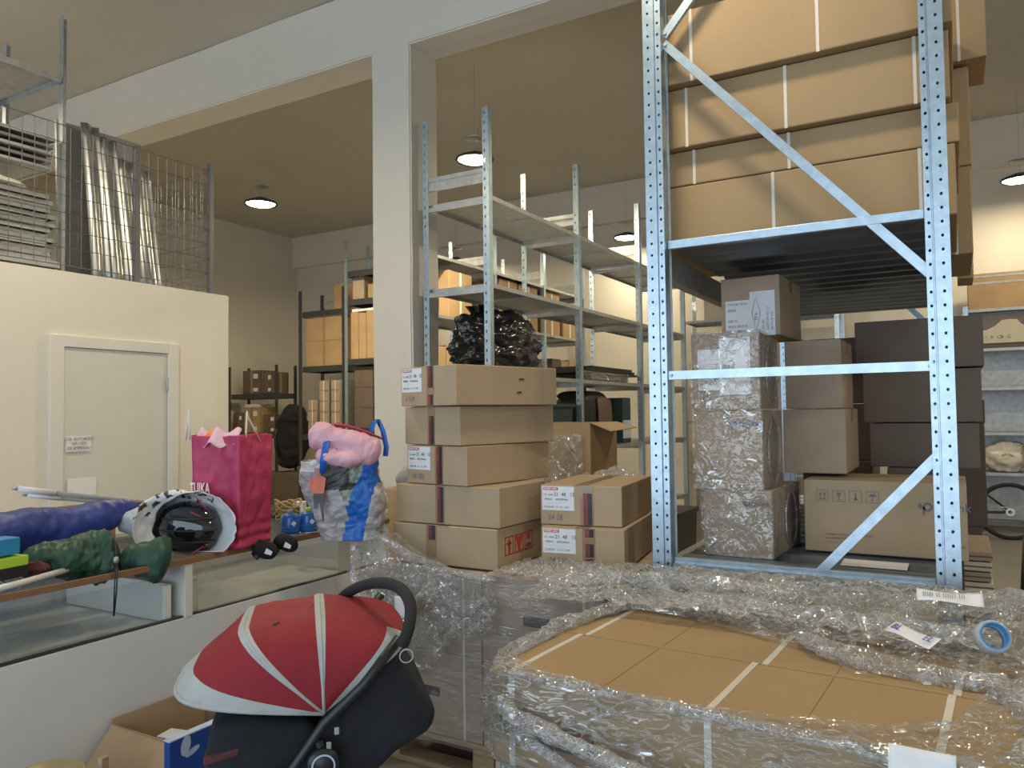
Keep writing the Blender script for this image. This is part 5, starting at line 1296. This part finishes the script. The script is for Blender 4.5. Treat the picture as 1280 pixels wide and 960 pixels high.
MB().add([(-w2, -d2, h2), (-w2, d2, h2), (-w2 - .15, d2, h2 - .03), (-w2 - .15, -d2, h2 - .05)], [(0, 1, 2, 3)]).build('flap', 'card', ot, solid=.005)
MB().grid(lambda u, v: Vector((lerp(-.24, .15, u), -d2 - .02 - .10 * math.sin(PI * u) * v - .02 * fbm(Vector((u * 8, v * 8, 4))), h2 - .08 - .45 * v + .02 * fbm(Vector((u * 5, v * 4, 1))))), 40, 40).build('plastic_sheet', 'film', ot, smooth=True)
# dark boxes low behind the stack
for lab, px, z0, w, h in (('dark low crate on the floor between the pallets and the shelving', 790, 0, .8, .75),):
    q = at_y(px, 600, 5.6); t = thing('plastic_crate', lab, 'crate', (q.x, 5.7, 0))
    MB().prism([(-w / 2 + .03, 0), (w / 2 - .03, 0), (w / 2, h), (-w / 2, h)], -.25, .25, 'y').build('crate_body', 'black', t, bevel=.01)
    MB().box(-w / 2 - .012, w / 2 + .012, -.262, .262, h - .035, h + .004).build('crate_rim', 'black', t, bevel=.006)
# ---------------------------------------------------------------- dark racks left of the column
DK = 'darksteel'
run_x('black_shelving', 'black shelving unit with stacked brown cartons, left of the white column', 9.0, 9.55, [-9.12, -8.2], 3.5, [3.16, 2.28, 1.2, .5], DK, DK)
run_x('grey_shelving', 'taller shelving unit with a silver front post beside the white column', 8.6, 9.15, [-7.78, -6.95], 4.1, [3.62, 3.2, 2.32, 1.3, .5], 'darksteel', 'galv')
for lab, x, z, w, h, mt in (('wide brown carton under another on the black shelving', -8.62, 2.282, .78, .40, 'cardfar'), ('wide brown carton lying on top of its twin on the black shelving', -8.62, 2.684, .78, .375, 'cardfar')):
    far_box(lab, x, 9.25, z, w, .40, h, mt)
far_box('flat white board lying on the wide brown cartons of the black shelving', -8.62, 9.25, 3.066, .76, .40, .05, 'paper', tape=False)
far_box('flat white board on the row of upright cartons beside the white column', -7.36, 8.88, 3.025, .72, .38, .04, 'paper', tape=False)
for k in range(3):
    t = thing('clear_drawer_tower', ['leftmost', 'middle', 'rightmost'][k] + ' clear plastic drawer tower on the black shelving, white strip in front', 'drawers', (-8.88 + k * .245, 9.25, 1.205), 0, 'clear drawer towers')
    hh = (.55, .85, .85)[k]; nn = 3 if k == 0 else 5
    MB().box(-.105, .105, -.18, .18, 0, hh).build('tower_frame', 'galvdull', t, bevel=.006)
    for j in range(nn):
        z0 = hh / nn * j + .012; MB().box(-.095, .095, -.19, -.181, z0, z0 + hh / nn - .02).build('drawer', 'cardgrey', t, bevel=.004)
    MB().box(-.008, .008, -.197, -.1905, .01, hh - .01).build('white_strip', 'paper', t)
far_box('narrow brown carton standing on top of the black shelving', -8.42, 9.3, 3.162, .20, .25, .42, 'cardfar')
wr = thing('wire_basket', 'small wire hoop on top of the black shelving beside the narrow carton', 'basket', (-8.68, 9.25, 3.165))
MB().tube([(-.12, 0, 0), (-.12, 0, .1), (-.08, 0, .15), (.12, 0, .17), (.14, 0, 0)], .008, 6).build('wire', 'chrome', wr, smooth=True)
for lab, x, z, w, h, mt in (('dark carton on the second shelf of the unit beside the column', -7.62, 3.202, .22, .36, 'cardgrey'), ('yellowish bag shaped carton beside the white column on the second shelf', -7.33, 3.202, .22, .22, 'rope'), ('white carton next to the column on the second shelf', -7.08, 3.202, .2, .36, 'paper')):
    far_box(lab, x, 8.9, z, w, .35, h, mt, tape=False)
for k in range(5): far_box(['leftmost', 'second', 'third', 'fourth', 'rightmost'][k] + ' upright brown carton of the row beside the white column', -7.66 + k * .15, 8.88, 2.322, .142, .40, (.70, .68, .70, .69, .7)[k], 'cardfar', 'upright cartons beside the column', False)
for k in range(6): far_box('brown carton at ' + ['lower left', 'lower right', 'middle left', 'middle right', 'upper left', 'upper right'][k] + ' of the pile beside the white column', -7.5 + (k % 2) * .37, 8.88, 1.302 + (k // 2) * .301, .355, .38, .298, 'carddark', 'piled cartons beside the column')
# low black shelf by the left wall
run_x('black_shelving', 'low black shelf of small cartons by the yellowish left wall', 9.6, 10.1, [-11.5, -10.3], 2.40, [1.90, 1.2, .5], DK, DK)
for lab, x, z, w, h, mt in (('brown printed carton on top of the low black shelf', -10.95, 1.902, .46, .42, 'carddark'), ('smaller brown carton right of the printed one on the low black shelf', -10.56, 1.902, .28, .38, 'carddark'),
    ('small labelled carton at the left in the low black shelf', -11.3, 1.202, .26, .36, 'carddark'), ('labelled carton in the middle of the low black shelf', -10.95, 1.202, .40, .46, 'cardfar'), ('brown carton at the right of the low black shelf', -10.5, 1.202, .32, .33, 'carddark')):
    t = far_box(lab, x, 9.85, z, w, .38, h, mt)
    MB().box(w * .1, w * .35, -.1915, -.1905, h * .1, h * .25).build('printed_label', 'paper', t); MB().box(w * .1, w * .35, -.1915, -.1905, h * .65, h * .85).build('printed_label', 'paper', t)
far_box('flat white box lying on the middle carton of the low black shelf', -11.0, 9.85, 1.664, .34, .3, .05, 'paper', tape=False)
bp_ = thing('backpack', 'black backpack on the end of the low black shelf behind the pink bag', 'bag', (-9.75, 9.5, .55))
MB().box(-.35, .3, -.2, .3, -.55, -.001).build('crate_under', 'carddark', bp_, bevel=.01)
lump([(-.1, 0, .05), (-.05, 0, .4), (0, -.02, .9), (.05, 0, 1.15)], [.2, .27, .27, .18], 4, .8, .2, 4, 40, 30).build('bag_body', 'blackfab', bp_, smooth=True)
MB().tube([(-.1, -.2, .95), (-.12, -.3, .6), (-.05, -.25, .3)], .02, 6).build('shoulder_strap', 'black', bp_, smooth=True)
# ---------------------------------------------------------------- right: wall shelf, boxes, bicycle
run_x('wall_shelving', 'grey wall shelving at the far right above the bicycle', 10.85, 11.35, [.12, 1.75], 2.72, [2.68, 2.20, 1.73, 1.19, .71], 'galvdull', 'galv', back=True)
t = far_box('wide brown carton with silvery tape on top of the right wall shelving', .49, 11.1, 2.682, .62, .40, .43, 'cardfar', tape=False)
for z in (.30, .38): MB().box(-.30, .30, -.2016, -.2006, z, z + .025).build('silver_tape', 'galvdull', t)
t = far_box('lower brown carton at the right end of the top wall shelf', 1.13, 11.1, 2.682, .5, .40, .40, 'cardfar', tape=False)
MB().box(-.24, .2, -.2016, -.2006, .26, .36).build('clear_tape', 'film', t)
far_box('upper brown carton on its twin at the right end of the top wall shelf', 1.11, 11.1, 3.084, .54, .40, .26, 'cardfar')
tr_ = thing('display_tray', 'cream display tray with curved cut front and printed marks on the wall shelving', 'tray', (.60, 11.05, 2.202))
prof = [(-.42, .06), (.42, .06), (.42, .33)] + [(.42 - .14 - .20 * t_ * 0, .33) for t_ in (0,)] + [(.26 - .18 * math.sin(PI * k / 16 - PI / 2) - .0, .33 - .09 * math.sin(PI * k / 16)) for k in range(0, 17)] + [(0, .34), (-.08, .33), (-.16, .26), (-.24, .22), (-.42, .21)]
MB().prism(prof, -.17, -.165, 'y').build('tray_front', 'cardwhite', tr_)
b_ = MB(); b_.box(-.42, .42, -.165, .17, 0, .055); b_.build('tray_base', 'carddark', tr_, bevel=.004)
MB().box(-.42, .42, .165, .17, .056, .24).build('tray_back', 'cardwhite', tr_)
text('E7 | - |  R  CB  G', .055, 'inkgrey', tr_, (-.38, -.172, .13), name='printed_marks')
far_box('small brown carton with white label at the right edge of the rack', .075, 6.1, 1.545, .16, .3, .20, 'carddark', tape=False)
MB().box(-.05, .05, -.1516, -.1506, .04, .15).build('printed_label', 'paper', bpy.data.objects[[o.name for o in COL.objects if o.name.startswith('stock_carton') and o.parent is None][-1]])
far_box('flat brown carton under the labelled one at the right edge of the rack', .07, 6.1, 1.39, .20, .34, .152, 'carddark')
far_box('tall brown carton standing on another at the right edge of the rack', .055, 6.1, .712, .22, .36, .675, 'carddark')
far_box('brown carton on the floor at the right edge of the rack', .03, 6.1, 0, .20, .36, .71, 'carddark')
for k in range(9):
    sk_ = thing('tray_stack', ['bottom', 'second', 'third', 'fourth', 'fifth', 'sixth', 'seventh', 'eighth', 'top'][k] + ' of the thin flattened cartons stacked right of the rack post', 'carton', (.085, 4.9, .30 + k * .052), 0, 'flattened cartons beside the rack')
    MB().box(-.07, .05 + .004 * (k % 3), -.3, .3, 0, .045).build('flat_carton', 'cardwhite' if k % 2 else 'cardgrey', sk_, bevel=.004)
    MB().box(-.07, .051 + .004 * (k % 3), -.301, -.3, .018, .026).build('edge_line', 'cardinside', sk_)
sb_ = thing('step_block', 'low brown carton under the flattened cartons right of the rack post', 'box', (.085, 4.9, 0)); MB().box(-.08, .06, -.3, .3, 0, .298).build('carton_body', 'carddark', sb_, bevel=.004); MB().box(-.08, .06, -.302, -.3, .14, .145).build('edge_line', 'cardinside', sb_)
ws = [(.52, .27, 'white sack bulging on the lowest wall shelf above the bicycle wheel'), (1.20, .30, 'white sack at the right end of the lowest wall shelf, cut by the frame')]
for k, (x, r, lab) in enumerate(ws):
    t = thing('white_sack', lab, 'sack', (x, 11.05, .715), 0, 'white sacks on the lowest wall shelf')
    def sackf(u, v, k=k, r=r):
        th_, ph = PI * u, 2 * PI * v; p = Vector((math.sin(th_) * math.cos(ph), math.sin(th_) * math.sin(ph), -math.cos(th_)))
        g = 1 + .22 * fbm(p * 1.7 + Vector((k * 5, 0, 0))) + .06 * fbm(p * 6)
        return Vector((p.x * r * g * .85, p.y * .2 * g, max(0.002, .17 + p.z * .19 * g)))
    MB().grid(sackf, 36, 48, cv=True).build('sack_body', 'white_sack', t, smooth=True)
    MB().tube([(-.05, -.2, .2), (0, -.22, .24), (.06, -.2, .2)], .012, 6).build('sack_tie', 'white_sack', t, smooth=True)
# bicycle: rear wheel at the right, the front of it behind the rack
bc = thing('bicycle', 'black bicycle parked below the wall shelving at the far right', 'bicycle', (at_y(1262, 631, 10.4).x, 10.35, 0))
RW = .315
def wheel(cx, nm):
    o = MB().tube([(cx + RW * math.cos(a), 0, RW + .002 + RW * math.sin(a) * .955) for a in [2 * PI * j / 48 for j in range(48)]], .021, 10, closed=True).build(nm, 'rubber', bc, smooth=True)
    MB().tube([(cx + (RW - .03) * math.cos(a), 0, RW + (RW - .03) * math.sin(a)) for a in [2 * PI * j / 48 for j in range(48)]], .009, 6, closed=True).build('rim', 'darksteel', o, smooth=True)
    sp_ = MB()
    for j in range(28):
        a = 2 * PI * j / 28; s = .02 * (1 if j % 2 else -1)
        sp_.tube([(cx, s, RW), (cx + (RW - .035) * math.cos(a), 0, RW + (RW - .035) * math.sin(a))], .0014, 4)
    sp_.build('spokes', 'galvdull', o)
    MB().lathe([(0, -.05), (.02, -.048), (.02, .048), (0, .05)], (cx, 0, RW), 14, axis='y').build('hub', 'chrome', o, smooth=True)
wheel(0, 'rear_wheel'); wheel(-.98, 'front_wheel')
BBp, ST, HT, HB = (-.42, 0, .29), (-.53, 0, .72), (-.87, 0, .76), (-.90, 0, .62)
for nm, a, b, r in (('seat_tube', BBp, ST, .016), ('top_tube', ST, HT, .016), ('down_tube', BBp, HB, .019), ('head_tube', HT, HB, .018)):
    MB().tube([a, b], r, 10).build(nm, 'black', bc, smooth=True)
for s in (-.05, .05):
    MB().tube([BBp, (-.1, s, .30), (0, s, RW)], .010, 8).build('chain_stay', 'black', bc, smooth=True)
    MB().tube([ST, (-.2, s, .48), (0, s, RW)], .009, 8).build('seat_stay', 'black', bc, smooth=True)
    MB().tube([HB, (-.93, s, .52), (-.98, s, RW)], .011, 8).build('fork', 'black', bc, smooth=True)
MB().tube([ST, (-.55, 0, .82)], .013, 8).build('seat_post', 'chrome', bc, smooth=True)
lump([(-.42, 0, .84), (-.52, 0, .845), (-.66, 0, .83)], [.075, .07, .03], 3, .45, .05, 5, 24, 18).build('saddle', 'black', bc, smooth=True)
MB().tube([HT, (-.85, 0, .86), (-.88, 0, .88)], .013, 8).build('stem', 'black', bc, smooth=True)
MB().tube([(-.86, -.28, .89), (-.88, -.1, .88), (-.88, .1, .88), (-.86, .28, .89)], .012, 8).build('handlebar', 'black', bc, smooth=True)
MB().lathe([(.07, -.004), (.095, -.004), (.095, .004), (.07, .004), (.07, -.004)], (-.42, -.06, .29), 28, axis='y').build('chainring', 'galvdull', bc)
MB().tube([(-.42, -.08, .29), (-.36, -.085, .13)], .009, 6).tube([(-.36, -.085, .13), (-.36, -.16, .13)], .012, 6).build('crank', 'darksteel', bc, smooth=True)
MB().lathe([(.02, -.004), (.045, -.004), (.045, .004), (.02, .004), (.02, -.004)], (0, -.06, RW), 20, axis='y').build('sprocket', 'chrome', bc)
MB().tube([(-.42, -.06, .383), (0, -.06, RW + .045)], .004, 5).tube([(-.42, -.06, .197), (.02, -.06, RW - .1), (0, -.06, RW - .045)], .004, 5).build('chain', 'galvdull', bc)
pq = at_y(1277, 742, 7.0); bl_ = thing('black_stand', 'thin black leaning post at the right edge of the picture', 'post', (pq.x, 7.0, 0))
MB().tube([(0, 0, .0), (.04, .03, .52)], .016, 8).build('post_shaft', 'black', bl_, smooth=True); MB().box(-.07, .07, -.06, .06, 0, .012).build('post_foot', 'black', bl_)

# ================================================================ MEZZANINE: MESH FENCE, STEEL SHELF PARTS
MZ = 2.492
fn = thing('mesh_fence', 'wire mesh fence with steel posts along the edge above the white door wall', 'fence', (-5.27, 4.2, MZ))
def fpost(x, y, h, w=.04): MB().box(x - w / 2, x + w / 2, y - w / 2, y + w / 2, 0, h).build('post', 'wire', fn, bevel=.003)
fpost(0, .02, 1.10); fpost(0, -.64, 1.05); fpost(0, -1.80, 1.05); fpost(0, -3.1, 1.05); fpost(-1.3, .04, 1.08)
def mesh_y(y0, y1):
    b = MB(); n_ = int((y1 - y0) / .0775)
    for i in range(n_ + 1):
        y = lerp(y0, y1, i / n_); b.tube([(.004, y, .06), (.004, y, 1.03)], .0027, 4)
    for k in range(9):
        z = lerp(.06, 1.03, k / 8); b.tube([(.009, y0, z), (.009, y1, z)], .0034 if k in (0, 8) else .0027, 4)
    b.build('wire_mesh', 'wire', fn)
mesh_y(-3.08, -1.82); mesh_y(-1.78, -.66); mesh_y(-.62, 0)
b = MB()
for i in range(17):
    x = lerp(-.03, -1.28, i / 16); b.tube([(x, .03, .06), (x, .03, 1.03)], .0027, 4)
for k in range(9):
    z = lerp(.06, 1.03, k / 8); b.tube([(-.03, .035, z), (-1.28, .035, z)], .0027, 4)
b.build('wire_mesh', 'wire', fn)
# upright shelving frame with parts stacked in it
fr2 = thing('storage_shelving', 'tall steel shelf frame behind the mesh fence at the top left', 'shelving', (-5.45, 0, MZ))
for x in (.0, -.75):
    for y in (3.08, 1.6):
        o = MB().prism([(0, 0), (.05, 0), (.05, .004), (.004, .004), (.004, .05), (0, .05)], 0, 1.87).build('post', 'galvdull', fr2); o.location = (x, y, 0)
for z in (1.42, .10): 
    b = MB(); b.box(-.75, .05, 1.65, 3.07, z, z + .004); b.box(.046, .05, 1.65, 3.07, z - .04, z); b.box(-.75, -.746, 1.65, 3.07, z - .04, z); b.box(-.746, .046, 1.65, 1.654, z - .04, z); b.box(-.746, .046, 3.066, 3.07, z - .04, z); b.build('shelf_board', 'galvdull', fr2)
z = .106
for k in range(14):
    t = thing('metal_tray', 'one of the folded steel shelf panels stacked flat behind the mesh fence', 'panel', (-5.79 + .02 * math.sin(k * 2.1), 2.42 + .03 * math.sin(k * 3.7), MZ + z), R(1.2 * math.sin(k * 1.7)), 'steel shelf panels stacked behind the mesh fence')
    w2, d2 = .33, .62
    b = MB(); b.box(-w2, w2, -d2, d2, .028, .032); b.box(-w2, -w2 + .004, -d2, d2, 0, .028); b.box(w2 - .004, w2, -d2, d2, 0, .028); b.box(-w2 + .004, w2 - .004, -d2, -d2 + .004, 0, .028); b.box(-w2 + .004, w2 - .004, d2 - .004, d2, 0, .028)
    b.build('panel_tray', 'steelsheet' if k % 3 else 'galvdull', t, bevel=.001); z += .0335
    MB().box(w2 - .03, w2 + .002, -d2 * .6, d2 * .6, .0322, .0332).build('return_lip', 'steelsheet', t)
fb2 = tag(lump([(-5.78, 1.85, MZ + z + .06), (-5.74, 2.3, MZ + z + .07), (-5.70, 2.98, MZ + z + .06)], [.16, .2, .17], 2, .3, .2, 5, 40, 24).build('dust_sheet', 'white_sack', None, smooth=True), 'crumpled white sheet on the stack of steel panels behind the fence', 'sheet')
z += .185
for k in range(5):
    t = thing('steel_girder', 'one of the steel shelf beams laid across the white sheet behind the fence', 'beam', (-5.79 + .015 * k, 2.44, MZ + z), R(.8 * math.sin(k * 2.3)), 'steel beams on the white sheet behind the fence')
    MB().box(-.30, .30, -.62, .60, .004, .03).build('beam_body', 'steelsheet' if k % 2 else 'galvdull', t, bevel=.006); MB().box(-.305, .305, .6, .606, 0, .034).build('end_plate', 'galvdull', t); z += .048
# bright corrugated sheets leaning inside the fence
for k in range(4):
    y0 = 3.40 + k * .145
    t = thing('steel_sheet', ['leftmost', 'second', 'third', 'rightmost'][k] + ' of the bright ribbed steel sheets standing behind the mesh fence', 'sheet', (-5.46, y0, MZ), R(-4 + k), 'ribbed steel sheets standing behind the fence', rx=R(0), ry=R(-9))
    hh = (1.26, 1.20, 1.06, 1.03)[k]
    MB().grid(lambda u, v: Vector((.018 * math.sin(u * 2 * PI * 1.0) + .012 * math.sin(v * 3 + k), lerp(-.05, .085, u), lerp(0, hh, v))), 30, 12).build('ribbed_face', 'steelsheet', t, smooth=True, solid=.003)
    MB().tube([(0, -.05, 0), (.012 * math.sin(1.5 + k), -.05, hh / 2), (.012 * math.sin(3 + k), -.05, hh)], .007, 6).build('rolled_edge', 'galvdull', t, smooth=True)
t = thing('steel_sheet', 'plain tall steel sheet behind the ribbed ones, above the fence rail', 'sheet', (-5.66, 3.60, MZ), R(-4), None, ry=R(-3))
MB().box(-.004, .004, -.36, .28, 0, 1.24).build('plain_face', 'steelsheet', t); MB().box(-.012, .012, -.38, -.36, 0, 1.24).build('rolled_edge', 'galvdull', t)
for k in range(6):
    tag(MB().box(-.02, .02, -.018, .018, 0, .24).build('pale_batten', 'cardwhite', None, bevel=.003), 'one of the short pale battens standing behind the fence at its far end', 'batten', 'pale battens behind the fence'); o = COL.objects[-1]; o.location = (-5.95 - .06 * k, 3.9, MZ)
